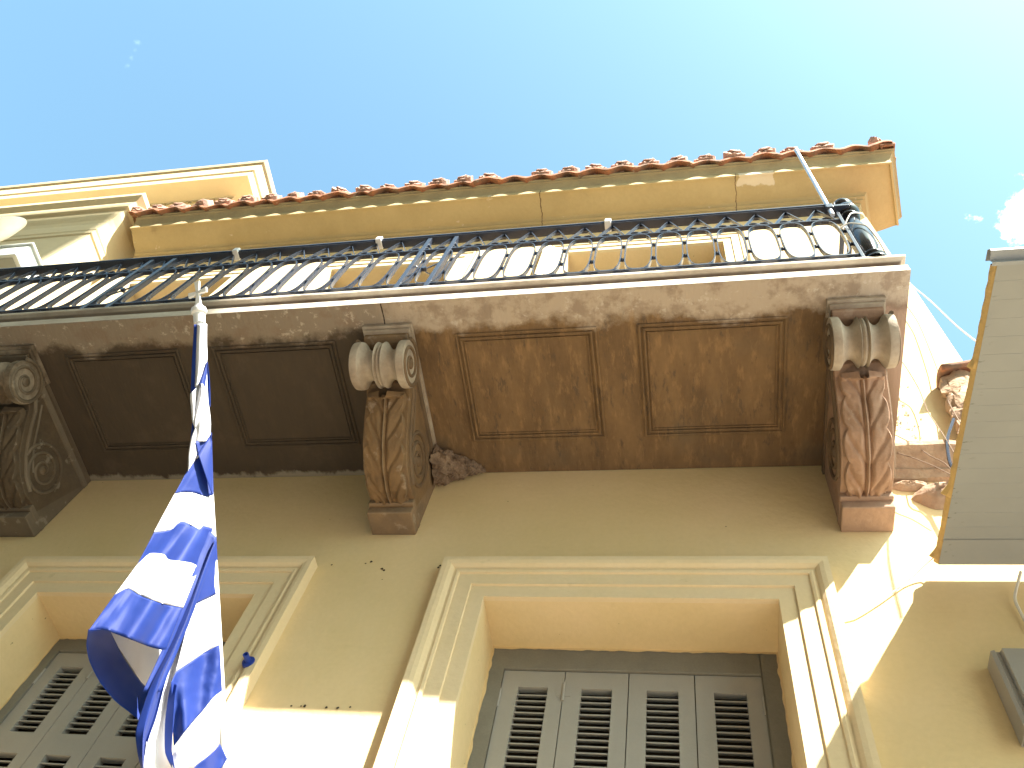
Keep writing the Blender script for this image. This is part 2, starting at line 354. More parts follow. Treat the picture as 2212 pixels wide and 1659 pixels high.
# windows with architraves and louvred shutters
def archi_prof():
    return [(a, b if b <= .026 else .026+(b-.026)*.70) for a, b in [(0, 0), (0, .026), (.066, .026), (.069, .040), (.132, .040), (.135, .052), (.146, .056), (.153, .048), (.160, .048), (.166, .060), (.178, .074), (.196, .080), (.218, .080), (.218, 0)]]
def window(x0, x1, z0, z1, wx, low):
    w = MB(); y = DEP                                         # frame set back in the reveal
    fl, fr, ft = wx
    w.box(x0-0.003, fl, y, y+.07, z0, z1-.003); w.box(fr, x1+0.003, y, y+.07, z0, z1-.003); w.box(fl, fr, y, y+.07, ft, z1-.003)
    # uneven filler line where frame meets plaster
    fr_o = w.build('window', m_frame, house, bevel=.003)
    a = MB()
    path = [(x0, z0), (x0, z1), (x1, z1), (x1, z0)]
    a.sweep(path, archi_prof(), lambda u, v, hh: (u, -hh, v))
    ar = a.build('architrave', m_trim if low else m_cream2, fr_o, bevel=0.0)
    if low:
        e = MB(); nn = 70
        rows = [[(x0+(x1-x0)*i/nn, y-.003, z1) for i in range(nn+1)], [(x0+(x1-x0)*i/nn, y-.003, z1-.008-.010*abs(n3((i, 2, x0), .31))-.006*abs(n3((i, 7, x0), .9))) for i in range(nn+1)]]
        e.grid(rows)
        for xx, sg in ((x0, 1), (x1, -1)):
            e.grid([[(xx, y-.0035, z0+(z1-z0)*i/200) for i in range(201)], [(xx+sg*(.006+.012*abs(n3((i, 5, xx), .23))), y-.0035, z0+(z1-z0)*i/200) for i in range(201)]])
        e.build('paint_edge', m_wall, fr_o)
    # shutter leaves
    n = 4; wl = (fr-fl)/n
    for i in range(n):
        l = MB(); a0 = fl+wl*i+.002; a1 = fl+wl*(i+1)-.002; zt = ft-.004; y0 = y+.012; y1 = y+.050
        sl, sr = a0+wl*.27, a1-wl*.24
        slots = []; z = zt-.086
        hs = (0.37, 1.55)
        while z-0.37 > z0+.1:
            slots.append((z-(0.37 if not low or x0 < -2 else 1.2), z)); z = slots[-1][0]-.105
        zz = zt
        for (s0, s1) in slots:
            s0 = max(s0, z0+.1)
            l.box(sl, sr, y0, y1, s1, zz); zz = s0
        l.box(a0, sl, y0, y1, z0, zt); l.box(sr, a1, y0, y1, z0, zt); l.box(sl, sr, y0, y1, z0, zz)
        l.cur = 0
        for (s0, s1) in slots:
            s0 = max(s0, z0+.1); k = 0; q = s1-.026
            while q > s0+.004:
                l.add([(sl, y0+.004, q-.016), (sr, y0+.004, q-.016), (sr, y1-.002, q-.002), (sl, y1-.002, q-.002),
                       (sl, y0+.004, q-.010), (sr, y0+.004, q-.010), (sr, y1-.002, q+.004), (sl, y1-.002, q+.004)],
                      [(0, 3, 2, 1), (4, 5, 6, 7), (0, 1, 5, 4), (3, 7, 6, 2)])
                q -= .030
        lo = l.build('shutter_leaf', m_shut, fr_o)
        # hinges
        if i in (0, 3, 1):
            hx = a0-.001 if i in (0, 1) else a1+.001
            hh = MB(); zc = zt-(.15 if i != 1 else .11)
            hh.lathe((hx, y0-.004, zc-.045), (0, 0, 1), [(0, 0), (0, .0065), (.09, .0065), (.09, 0)], 10)
            if i == 1: hh.box(hx-.030, hx+.030, y0-.002, y0, zc-.02, zc+.06)
            hh.build('hinge', m_shut, fr_o, smooth=True)
    dk = MB(); dk.add([(x0, .40, z0), (x1, .40, z0), (x1, .40, z1), (x0, .40, z1)], [(0, 1, 2, 3)])
    dk.build('dark_room_behind', m_dark, fr_o)
window(*LOW[0], (-0.805, 0.268, 4.178), True)
window(*LOW[1], (-3.035, -1.995, 4.215), True)
window(*UPP[0], (-0.865, 0.325, 8.52), False)
window(*UPP[1], (-3.06, -1.99, 8.52), False)
window(*UPP[2], (-5.14, -4.18, 8.52), False)

# main cornice and eave
cor = MB()
def mapxy(u, v, hh): return (u, v, hh)
prof = [(0, 9.30), (.018, 9.33), (.018, 9.352), (.045, 9.36), (.045, 9.388), (.068, 9.395), (.078, 9.42), (.095, 9.432), (.13, 9.436), (.20, 9.452), (.27, 9.478), (.315, 9.488), (.315, 9.470), (.332, 9.470), (.332, 9.535), (.332, 9.55),
        (.340, 9.565), (.352, 9.60), (.372, 9.625), (.385, 9.63), (.385, 9.65), (.40, 9.655), (.40, 9.68), (0, 9.70)]
path = [(XR+.055, .31), (XR, 0), (XL+.08, 0)]
def off_sweep(mb, pts, prof):       # outward is towards -y / +x for this winding
    mb.sweep(pts, [(-o, hh) for o, hh in prof], mapxy)
cor.sweep(path, [(-o_, hh) for o_, hh in prof], mapxy)
cornice = cor.build('cornice', [m_cornice, m_grey_trim], house, smooth=True, angle=25)
for p in cornice.data.polygons:
    if p.center.z > 9.54: p.material_index = 1
# which side did the offset go?  make sure it is outwards
if min(v.co.y for v in cornice.data.vertices) > -0.1:
    cornice.data.clear_geometry(); 
    cor = MB(); cor.sweep(path, prof, mapxy)
    tmp = cor.build('cornice', [m_cornice, m_grey_trim], house, smooth=True, angle=25)
    cornice.data = tmp.data; bpy.data.objects.remove(tmp)
    for p in cornice.data.polygons:
        if p.center.z > 9.54: p.material_index = 1

# roof: sheet of undulating tiles rising away from the street, with antefixes on the eave
TP = 0.262; NT = 28; X0 = -5.72
def wave(x): return .044*math.cos(2*math.pi*(x-X0)/TP) + .004*n3((x, 0, 0), 3.1)
r = MB(); rows_t = []; rows_b = []
xs = [X0-.02+i*(XR+.33-X0+.02)/224 for i in range(225)]
ys = [-0.445, -0.43, -0.30, -0.1, .26]
def ez(y): return 9.70 + (y+.445)*0.40
for j, y in enumerate(ys):
    jit = .0
    rows_t.append([(x + (y+.4)*0.17*(1 if x > 1 else 0), y + (.014*n3((math.floor((x-X0)/TP+.5), 1, 2), 1.7)*2 if j <= 1 else 0), ez(y)+wave(x)+.020) for x in xs])
    rows_b.append([(x + (y+.4)*0.17*(1 if x > 1 else 0), y + (.014*n3((math.floor((x-X0)/TP+.5), 1, 2), 1.7)*2 if j <= 1 else 0), ez(y)+wave(x)-.030) for x in xs])
r.grid(rows_t); r.grid(rows_b); r.grid([rows_b[0], rows_t[0]])
r.grid([[q[0] for q in rows_b], [q[0] for q in rows_t]]); r.grid([[q[-1] for q in rows_b], [q[-1] for q in rows_t]])
# back slope
r.grid([[(x, y, ez(y)+.028*math.cos(2*math.pi*(x-X0)/TP)) for x in xs if x < XR+.02] for y in (.26, 1.0, 3.9)])
r.add([(X0, 3.9, ez(3.9)), (XR, 3.9, ez(3.9)), (XR, 7.6, 9.6), (X0, 7.6, 9.6)], [(0, 1, 2, 3)])
roof = r.build('roof', m_tile, house, smooth=True, angle=50)
def rough_tile_row(parent):
    # verge tiles down the right-hand end
    v = MB()
    for k in range(5):
        y = -.44+.145*k; x = XR+.285+.17*(y+.4)+.006*(k%2)
        pts = []
        rows = []
        for t in range(7):
            yy = y+.155*t/6; rr = .072-.010*t/6
            rows.append([(x+.17*(yy-y)+math.cos(a)*rr, yy, ez(yy)+.0+math.sin(a)*rr*1.1 - .02*(t == 0)*0) for a in [math.pi*q/8-.5 for q in range(12)]])
        v.grid(rows); v.grid([[(p[0]*1.0, p[1], p[2]-.0) for p in rows[0]], [(x, y, ez(y)-.05)]*12])
    o = v.build('verge_tiles', m_tile, parent, smooth=True)
    s = o.modifiers.new('thick', 'SOLIDIFY'); s.thickness = .018
rough_tile_row(roof)
def antefix(seed, big=1.0):
    random.seed(seed); a = MB(); n = 36; fr = []; bk = []
    for i in range(n):
        t = math.pi*2*i/n
        lob = 1+.13*abs(math.sin(3.5*t))+.06*random.uniform(-1, 1)
        x = math.cos(t)*.074*lob*big; z = .070+math.sin(t)*.092*lob*big
        if z < .0: z = 0.0; x *= 1.05
        fr.append((x, -.024+.006*random.uniform(-1, 1), z)); bk.append((x*.9, .03, z*.94))
    a.grid([fr, bk], True)
    a.add(fr+[(0, -.040, .07)], [(i, (i+1) % n, n) for i in range(n)])
    a.add(bk, [tuple(range(n-1, -1, -1))])
    for k in range(7):                                         # palmette ribs
        ang = math.pi*(.12+.76*k/6)
        a.tube([(0, -.038, .02), (math.cos(ang)*.035*big, -.040, .03+math.sin(ang)*.05*big), (math.cos(ang)*.058*big, -.028, .06+math.sin(ang)*.072*big)], [.006, .010, .006], 6)
    return a
protos = []
k = 0
for i in range(NT):
    x = X0+TP*i
    if x > XR+.16: break
    if i in (16,): continue                                    # one has fallen off
    if len(protos) < 5:
        o = antefix(40+i).build('antefix', m_ante, roof, smooth=True, angle=40); protos.append(o)
    else:
        o = protos[i % 5].copy(); C.objects.link(o); o.parent = roof
    o.location = (x+.012*n3((i, 3, 1), 1.3), -.425+.014*n3((i, 7, 1), 1.9), ez(-.425)+.034); o.rotation_euler = (-.32+.25*n3((i, 2, 5), 2.3), .18*n3((i, 9, 4), 1.1), .5*n3((i, 5, 5), 2.7))
    s_ = 1.18+.16*n3((i, 8, 8), 3.3); o.scale = (s_*1.05, s_*1.1, s_*1.05)
o = antefix(77, 1.2).build('antefix', m_ante, roof, smooth=True, angle=40); o.location = (XR+.24, -.42, ez(-.42)+.05); o.rotation_euler = (-.3, .15, .75)

# balcony slab ------------------------------------------------------------
BX, BY, ZS, ZTOP = 0.99, -1.01, 5.276, 5.44
slab = MB()
sprof = [(0, ZS), (0, ZS+.062), (-.030, ZS+.070), (-.040, ZS+.080), (-.036, ZS+.105), (-.022, ZS+.125), (-.004, ZS+.136), (.010, ZS+.139), (.013, ZS+.150), (.010, ZTOP), (-.05, ZTOP), (-.05, ZS+.02)]
spath = [(BX, 0), (BX, BY), (-9.0, BY)]
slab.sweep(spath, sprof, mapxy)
slab.cur = 1
slab.box(-9.0, BX-.02, BY+.02, -.002, ZS+.0, ZS+.1)
slab.box(-9.0, BX-.03, BY+.03, -.002, ZS+.1, ZTOP-.003)
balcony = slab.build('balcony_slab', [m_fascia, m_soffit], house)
sof = MB()
nx, ny = 200, 24
def sofz(x, y):
    e_ = .0
    if y < -.7: e_ = .004*n3((x, y, 0), 9)
    return ZS-.003+e_*.6+.0015*n3((x, y, 1), 3)
sof.grid([[(-9+(BX+9-.001)*i/nx, BY+.001+(-BY-.003)*j/ny, sofz(-9+(BX+9)*i/nx, BY-BY*j/ny)) for i in range(nx+1)] for j in range(ny+1)])
sof.build('soffit', m_soffit, balcony, smooth=True)
PAN = [(-1.084, -0.389), (-0.195, 0.481), (-3.267, -2.589), (-2.395, -1.71), (-5.2, -4.5), (-4.35, -3.8)]
for (a, c) in PAN:
    p = MB(); z = ZS-.003
    fp = [(0, .004), (0, -.008), (.006, -.012), (.012, -.008), (.014, .002), (.020, .002), (.022, -.009), (.028, -.013), (.034, -.009), (.036, .002), (.041, .002), (.043, -.008), (.048, -.008), (.050, .004)]
    pp = [(a, -.825), (a, -.204), (c, -.204), (c, -.825)]
    p.sweep(pp, [(-o_, hh) for o_, hh in fp], lambda u, v, hh: (u, v, z+hh), closed=True)
    p.build('panel_moulding', m_soffit, balcony, smooth=True, angle=30)

# corbels -------------------------------------------------------------------
BODY = [(.0, ZS+.0), (.885, ZS+.0), (.885, 5.238), (.865, 5.232), (.865, 5.205), (.83, 5.195), (.70, 5.195), (.655, 5.10), (.606, 5.075), (.55, 5.005), (.484, 4.935), (.436, 4.893), (.343, 4.838), (.242, 4.818), (.165, 4.826),
        (.150, 4.83), (.150, 4.798), (.128, 4.795), (.128, 4.752), (.0, 4.752)]
LEAFC = [(.665, 5.035), (.630, 5.052), (.600, 5.045), (.55, 4.998), (.484, 4.928), (.436, 4.886), (.343, 4.831), (.242, 4.811), (.195, 4.815), (.158, 4.826)]
def interp(pts, t):
    L = [0]
    for i in range(1, len(pts)): L.append(L[-1]+math.dist(pts[i], pts[i-1]))
    q = t*L[-1]
    for i in range(1, len(pts)):
        if q <= L[i]+1e-9:
            f_ = (q-L[i-1])/(L[i]-L[i-1]); return tuple(pts[i-1][k]*(1-f_)+pts[i][k]*f_ for k in (0, 1))
    return pts[-1]
def corbel(xc, hw, m, mside, label, seed, broken=False):
    root = MB()
    root.prism([(-d, z) for d, z in BODY], xc-hw, xc+hw)
    body = root.build('corbel', m, house, bevel=.004, label=label)
    # abacus stepping out at the top
    ab = MB(); ye = -.0 if seed == 2 else -.66
    ab.box(xc-hw-.016, xc+hw+.016, -.90, ye, ZS-.030, ZS-.004); ab.box(xc-hw-.008, xc+hw+.008, -.885, ye, ZS-.048, ZS-.030)
    ab.build('abacus', m_scroll if seed != 3 else m_scroll_dark, body, bevel=.004)
    # scroll: a spool along x
    sc = MB(); R = .118; o = (xc, -.755, 5.105); pr = []
    W = hw+.022; NN = 44
    for i in range(NN+1):
        x = -W+2*W*i/NN; u = abs(x)/W
        if u > .70: rr = 1.0 - .03*math.cos((u-.70)/.30*math.pi*2)*.5
        elif u > .12: rr = .62+.36*abs((u-.42)/.29)**2.0
        else: rr = .86+.05*math.cos(u/.12*math.pi)
        rr = min(rr, 1.0)
        pr.append((x, rr*R))
    pr = [(-W, 0), (-W, R*.8)]+pr+[(W, R*.8), (W, 0)]
    sc.lathe(o, (1, 0, 0), pr, 44)
    so_ = sc.build('scroll', m_scroll if seed != 3 else m_scroll_dark, body, smooth=True, angle=40)
    # spiral relief on both sides of each volute
    rel = MB()
    for sgn in (-1, 1):
        for (cd, cz, R0, turns, th, xoff, ph) in ((.755, 5.105, .112, 2.3, .0105, hw+.023, 0.6), (.272, 4.985, .140, 2.6, .011, hw+.002, -0.4)):
            pts = []; n = 60
            for i in range(n):
                t = i/(n-1); a = ph+t*turns*2*math.pi; rr = R0*(1-t)**.85+.012
                pts.append((xc+sgn*xoff, -(cd+math.cos(a)*rr), cz+math.sin(a)*rr))
            rel.tube(pts, [th*(1-.35*i/n) for i in range(n)], 8)
            rel.lathe((xc+sgn*(xoff-.002), -cd, cz), (sgn, 0, 0), [(0, .026), (.008, .024), (.013, .014), (.015, 0)], 14)
        # raised bands following the S edge and the soffit
        rel.tube([(xc+sgn*(hw+.001), -d+.030, z+.014) for d, z in [(.67, 5.13), (.606, 5.09), (.55, 5.02), (.484, 4.95), (.436, 4.908), (.343, 4.853), (.26, 4.834)]], .011, 8)
        rel.tube([(xc+sgn*(hw+.001), -d+.058, z+.034) for d, z in [(.64, 5.13), (.56, 5.05), (.484, 4.968), (.42, 4.92), (.36, 4.885)]], .006, 8)
        rel.box(xc+sgn*(hw-.004), xc+sgn*(hw+.010), -.70, -.006, ZS-.085, ZS-.050)
    rel.build('side_relief', mside, body, smooth=True, angle=50)
    # acanthus leaf
    lf = MB(); ns, nu = 90, 56; rows = []
    for i in range(ns+1):
        t = i/ns; d, z = interp(LEAFC, t); d2, z2 = interp(LEAFC, min(1, t+.01)); d1, z1 = interp(LEAFC, max(0, t-.01))
        tx, tz = d2-d1, z2-z1; L = math.hypot(tx, tz); nd, nz = -tz/L, tx/L          # outward (down/forward) normal
        if nz > 0 and nd < .2: nd, nz = -nd, -nz
        if nd*1.0+(-nz) < 0: nd, nz = -nd, -nz
        s = 1-t                                                                         # 0 bottom, 1 top
        row = []
        taper = 1.0-.10*abs(s-.45)*2
        if s > .93: taper *= 1-.75*((s-.93)/.07)**1.5
        for j in range(nu+1):
            u = -1+2*j/nu; au = abs(u)
            ph = (s*4.1 - 1.30*au**.85 + .15)
            edge = .80 + .22*abs(math.sin(math.pi*(s*4.1-1.30+.15)))**.7
            wdt = (hw-.006)*taper*edge
            lob = abs(math.sin(math.pi*ph))
            rise = .010+.022*(lob**.75)*min(1, au*3.0+.15)*(1-.30*au) - .010*math.exp(-((lob-1)/.25)**2)*au
            groove = -.008*math.exp(-((au-.12)/.03)**2)
            rib = .017*math.exp(-(u/.055)**2)
            fine = 0
            edge_drop = -.030*max(0, (au-.93)/.07)**2
            lip = .03*max(0, (s-.86)/.14)**2
            hgt = rise+groove+rib+fine+edge_drop+lip+.004*n3((u*3, s*6, seed), 1.3)
            if s < .16: hgt += .007*math.sin(u*13)*(1-s/.16)
            row.append((xc+u*wdt, -(d+nd*hgt), z+nz*hgt))
        rows.append(row)
    lf.grid(rows)
    o = lf.build('acanthus_leaf', m, body, smooth=True, angle=80)
    # plinth at the foot
    ft = MB(); ft.box(xc-hw-.004, xc+hw+.004, -.158, -.0, 4.797, 4.832); ft.box(xc-hw-.002, xc+hw+.002, -.136, -.0, 4.750, 4.797)
    ft.build('foot', m if seed != 1 else m_stone_pink, body, bevel=.006)
    if broken:
        pass
    return body
corbel(-1.414, .112, m_stone, m_stone_side, 'brown stained middle corbel with white chipped edges', 2, True)
corbel(.769, .108, m_stone_pink, m_stone_side, 'pinkish clean corbel at the balcony\'s right end', 1)
corbel(-3.552, .112, m_stone_soot, m_stone_soot, 'sooty corbel at the left edge showing its side volutes', 3)

# string course stub and crumbling plaster to the right of the last corbel
stc = MB()
prof_s = [(0, 5.12), (.022, 5.125), (.03, 5.15), (.045, 5.165), (.04, 5.18), (.07, 5.20), (.105, 5.235), (.125, 5.25), (.125, 5.285), (.0, 5.31)]
n = 26; rows = []
for i in range(n+1):
    x = .905+(1.62-.905)*i/n
    rows.append([(x, -(o_*(1+.10*n3((x, o_, 3), 9))) if o_ > 0 else 0.0, hh+.010*n3((x, o_*4, 5), 8)) for o_, hh in prof_s])
stc.grid(rows)
stc.build('string_course', m_rubble, house, smooth=True, angle=30, label='crumbling brown string course stub beside the right corbel')
pp_ = MB()
for (px, pz, rx, rz, th) in ((1.16, 4.99, .15, .09, .06), (1.27, 4.86, .09, .06, .03), (1.02, 5.08, .10, .035, .03)):
    rows = []
    for i in range(9):
        rr = i/8; row = []
        for j in range(28):
            a = 2*math.pi*j/28; q = 1+.28*n3((math.cos(a), math.sin(a), px), 1.6)+.1*n3((math.cos(a), math.sin(a), px), 5)
            row.append((px+math.cos(a)*rx*rr*q, -.002-th*(1-rr**3)*(1+.3*n3((rr*3, a, pz), 2)), pz+math.sin(a)*rz*rr*q))
        rows.append(row)
    pp_.grid(rows, True)
pp_.build('loose_render_patch', m_rubble, house, smooth=True)
m_moss = bpy.data.materials.get('broken_masonry')
# black mouldy crust on the wall above the string course, a thin flaking skin
fl = MB(); random.seed(11)
for k in range(240):
    x = random.gauss(1.09, .06); z = random.gauss(5.80, .16)
    if not (1.0 < x < 1.32 and 5.35 < z < 6.2): continue
    s_ = random.uniform(.002, .008); a = random.uniform(0, math.pi)
    pts = [(x+math.cos(a+t)*s_*random.uniform(.5, 1.2), -.004, z+math.sin(a+t)*s_*1.6*random.uniform(.5, 1.2)) for t in (0, 1.2, 2.5, 3.7, 5)]
    fl.add(pts, [(0, 1, 2, 3, 4)])
m_mold = mat('mould_crust', (0.34, 0.26, 0.16), 0.95, fine=0.1)
fl.build('mould_specks', m_mold, house)['kind'] = 'stuff'

# ------------------------------------------------------------------ railing
rail = thing('balcony_railing', 'dark blue wrought iron balustrade of rounded loops along the balcony front', 'railing', (0, 0, 0))
RY = -1.0; RB, RM, RT = 5.505, 6.02, 6.225
def bar_x(name, x0, x1, y, z, hy, hz):
    q = MB(); q.box(x0, x1, y-hy, y+hy, z-hz, z+hz); return q.build(name, m_iron, rail, bevel=.0015)
bar_x('top_rail', -6.5, .83, RY, RT, .021, .006); bar_x('handrail', -6.5, .82, RY+.004, RT+.014, .030, .007)
bar_x('middle_rail', -6.5, .83, RY, RM, .013, .005); bar_x('bottom_rail', -6.5, .84, RY, RB, .013, .005)
def flat_loop(mb, pts, y, t, dpt, closed=True):
    n = len(pts); fr = []
    rows = [[], [], [], []]
    for i in range(n):
        if closed: a = Vector(pts[(i-1) % n]); c = Vector(pts[(i+1) % n])
        else: a = Vector(pts[max(i-1, 0)]); c = Vector(pts[min(i+1, n-1)])
        tg = (c-a).normalized(); nn = Vector((-tg.y, tg.x)); p = Vector(pts[i])
        for k, (s_, yy) in enumerate(((-1, -1), (1, -1), (1, 1), (-1, 1))):
            q = p+nn*(s_*t/2); rows[k].append((q.x, y+yy*dpt/2, q.y))
    cols = [[rows[k][i] for k in range(4)] for i in range(n)]
    if closed: cols.append(cols[0])
    mb.grid(cols, True)
def loop_pts(w, z0, z1, n=40, e=3.6):
    out = []; cz = (z0+z1)/2; hh = (z1-z0)/2
    for i in range(n):
        a = 2*math.pi*i/n; c_, s_ = math.cos(a), math.sin(a)
        out.append((math.copysign(abs(c_)**(2/e), c_)*w/2, cz+math.copysign(abs(s_)**(2/ 3.0), s_)*hh))
    return out
SP = .1545
lp = MB(); flat_loop(lp, loop_pts(.134, RB+.010, RM-.008), 0, .0055, .022)
loop0 = lp.build('loop', m_iron, rail)
zz = MB()
def zig(mb, y):
    flat_loop(mb, [(-SP/2, RM+.006), (0, RT-.008)], y, .005, .018, False); flat_loop(mb, [(0, RT-.008), (SP/2, RM+.006)], y, .005, .018, False)
    for cx_ in (-.028, .028):
        flat_loop(mb, [(cx_+math.cos(2*math.pi*i/14)*.024, RM+.030+math.sin(2*math.pi*i/14)*.022) for i in range(14)], y, .005, .016)
    mb.lathe((0, y-.009, RM+.030), (0, 1, 0), [(0, 0), (0, .009), (.018, .009), (.018, 0)], 10)
zig(zz, 0); zig0 = zz.build('frieze_ornament', m_iron, rail)
fz = MB(); flat_loop(fz, [(-.04, RB-.036), (0, RB-.005), (.04, RB-.036)], 0, .004, .014, False); foot0 = fz.build('foot_ornament', m_iron, rail)
kb = MB()
kb.lathe((0, 0, 0), (1, 0, 0), [(-.011, 0), (-.011, .008), (0, .011), (.011, .008), (.011, 0)], 8)
knot0 = kb.build('knot', m_iron, rail)
posts = [-1.405, -1.245, -3.213, -3.055, -5.03, -4.87]
x = .735-.0; first = True
xs_l = []
while x > -6.3: xs_l.append(x); x -= SP
for i, x in enumerate(xs_l):
    if i == 0: a_, b_, c_, d_ = loop0, zig0, knot0, foot0
    else:
        a_, b_, c_, d_ = loop0.copy(), zig0.copy(), knot0.copy(), foot0.copy()
        for q in (a_, b_, c_, d_): C.objects.link(q); q.parent = rail
    e_ = knot0.copy(); C.objects.link(e_); e_.parent = rail; e_.location = (x+SP/2, RY, 5.86); d_.location = (x+SP/2, RY, 0)
    j = .002*n3((i, 1, 1), 1.7)
    a_.location = (x+j, RY, 0); b_.location = (x, RY, 0); c_.location = (x+SP/2, RY, 5.67)
    a_.rotation_euler = (0, 0, .03*n3((i, 4, 2), 2.1))
for x in posts:
    q = MB(); q.box(x-.012, x+.012, RY-.017, RY+.017, ZTOP, RT+.02); q.build('post', m_iron, rail, bevel=.0015)
for k in range(0, 6, 2):
    xa, xb = min(posts[k], posts[k+1]), max(posts[k], posts[k+1]); q = MB(); zc = 5.74
    q.tube([(xa+.01, RY, zc-.09), (xb-.01, RY, zc+.09)], .0055, 6); q.tube([(xa+.01, RY+.012, zc+.09), (xb-.01, RY+.012, zc-.09)], .0055, 6)
    q.lathe(((xa+xb)/2, RY-.012, zc), (0, 1, 0), [(0, 0), (0, .014), (.02, .014), (.02, 0)], 10); q.build('cross_brace', m_iron, rail)
q = MB(); q.box(.822, .838, RY-.018, RY+.018, ZTOP, RT+.008); q.build('end_post', m_iron, rail, bevel=.0015)
# return along the right-hand side
for z_, hz in ((RB, .005), (RM, .005), (RT, .006)):
    q = MB(); q.box(.868, .892, -.93, -.004, z_-hz, z_+hz); q.build('side_rail', m_iron, rail)
for k in range(5):
    q = MB()
    flat_loop(q, loop_pts(.134, RB+.010, RM-.008), 0, .0055, .022); o = q.build('side_loop', m_iron, rail); o.location = (.88, -.84+SP*k, 0); o.rotation_euler = (0, 0, math.pi/2)
# turned corner post
cp = MB()
cpz = [(0, .052), (.012, .055), (.022, .050), (.03, .034), (.045, .034), (.058, .046), (.072, .050), (.086, .046), (.098, .030), (.112, .028), (.13, .036), (.22, .047), (.34, .050), (.46, .046), (.58, .036), (.62, .030), (.635, .030),
       (.645, .044), (.66, .048), (.675, .044), (.685, .032), (.70, .032), (.715, .050), (.74, .060), (.765, .058), (.785, .044), (.795, .034), (.81, .034), (.83, .046), (.86, .052), (.885, .046), (.90, .030), (.905, 0)]
cp.lathe((.888, -.975, ZTOP), (0, 0, 1), [(a, b*1.12) for a, b in cpz], 32)
cp.build('corner_post', m_black, rail, smooth=True, angle=50, label='glossy black turned corner post')
for i, x in enumerate((-2.65, -1.725, -.372, -5.1)):
    q = MB(); q.box(x-.018, x+.018, RY-.036, RY+.030, RT-.012, RT+.036); q.build('rail_clip', m_white, rail, bevel=.004)

# thin aluminium pole clamped to the railing end
tp = thing('metal_pole', 'thin pale metal pole standing upright at the right end of the railing', 'pole', (.795, -1.025, 6.05))
q = MB(); q.lathe((0, 0, 0), (0, 0, 1), [(0, 0), (0, .0115), (1.35, .0115), (1.36, .0135), (1.39, .0135), (1.392, .006), (1.36, 0)], 16); q.build('tube', m_alu, tp, smooth=True, angle=40)
q = MB(); q.box(-.02, .10, -.016, .05, .10, .125); q.box(-.017, .017, -.019, .02, .085, .14); q.build('clamp', m_iron, tp, bevel=.002)

# ------------------------------------------------------------------ flag on its pole
PA = Vector((-1.976, -1.30, 4.63)); PB = Vector((-1.50, 0.0, 3.10)); pd = (PB-PA).normalized()
fp = thing('flagpole', 'white flagpole with a small cross on top leaning out from the wall', 'flagpole', PB)
L_ = (PB-PA).length
def rel(p, o=PB): return Vector(p)-o
q = MB(); q.tube([rel(PA+pd*(-.015)), rel(PA+pd*.4), rel(PB)], .0165, 20); q.build('pole', m_white, fp, smooth=True)
q = MB(); q.lathe(rel(PA+pd*.075), -pd, [(0, 0), (0, .023), (.045, .024), (.05, .031), (.062, .033), (.072, .030), (.078, .020), (.085, .018), (.09, 0)], 24)
q.build('cap', m_white, fp, smooth=True, angle=40)
ax = -pd; side = Vector((0.94, -.344, 0)).cross(ax).normalized(); side = (RIGHT*1.0+UP*.42+BACK*.2); side = (side-ax*side.dot(ax)).normalized(); nrm = ax.cross(side)
q = MB()
def flare(c, d1, L, w0, w1, th):
    c = Vector(c); w_ = nrm
    s_ = d1.cross(w_).normalized()
    v = []
    for k in (-1, 1):
        for (t, w) in ((0, w0), (1, w1)):
            for j in (-1, 1): v.append(c+d1*(L*t)+s_*(j*w)+w_*(k*th))
    q.add(v, [(0, 2, 3, 1), (4, 5, 7, 6), (0, 1, 5, 4), (1, 3, 7, 5), (3, 2, 6, 7), (2, 0, 4, 6)])
cc = rel(PA+ax*.075)
flare(cc, ax, .055, .006, .013, .0065); flare(cc, -ax, .070, .006, .014, .0065); flare(cc, side, .045, .006, .012, .0065); flare(cc, -side, .045, .006, .012, .0065)
q.build('cross_finial', m_white, fp, bevel=.002)
q = MB(); q.tube([rel(PB+Vector((0, 0, 0))), rel(PB)+pd*.06], .03, 16); q.box(-.06, .06, -.012, .0, -.09, .06); q.build('wall_socket', m_metalbox, fp)

# cloth: every sheet hangs in (or close to) the vertical plane through the pole
fn = (PB-PA).cross(Vector((0, 0, 1))).normalized()
if fn.x < 0: fn = -fn
def FP(px, py, off=0.0):
    rdir = pixdir(px, py); t = ((PA+fn*off-CAMPOS).dot(fn))/rdir.dot(fn)
    return CAMPOS+rdir*t
def cr(pts, t):                                               # Catmull-Rom along a polyline, t in 0..1
    n = len(pts)-1; q = t*n; i = min(int(q), n-1); f_ = q-i
    p0 = pts[max(i-1, 0)]; p1 = pts[i]; p2 = pts[i+1]; p3 = pts[min(i+2, n)]
    out = []
    for k in range(len(p1)):
        a, b_, c_, d_ = p0[k], p1[k], p2[k], p3[k]
        lin = b_+(c_-b_)*f_
        cu = .5*((2*b_)+(-a+c_)*f_+(2*a-5*b_+4*c_-d_)*f_*f_+(-a+3*b_-3*c_+d_)*f_**3)
        out.append(.35*lin+.65*cu)
    return tuple(out)
fl = MB(); WPX = []
def sheet(top, bot, mi, foff, nu=26, nv=16):
    """a strip of cloth between two guide curves; foff(px, py, u, v) = how far it stands off the plane"""
    rows = []
    for j in range(nv+1):
        v = j/nv; row = []
        for i in range(nu+1):
            u = i/nu; a = cr(top, u); b_ = cr(bot, u)
            px = a[0]+(b_[0]-a[0])*v; py = a[1]+(b_[1]-a[1])*v
            row.append(FP(px, py, foff(px, py, u, v))-PB)
        rows.append(row)
    fl.cur = mi; fl.grid(rows)
sin = math.sin
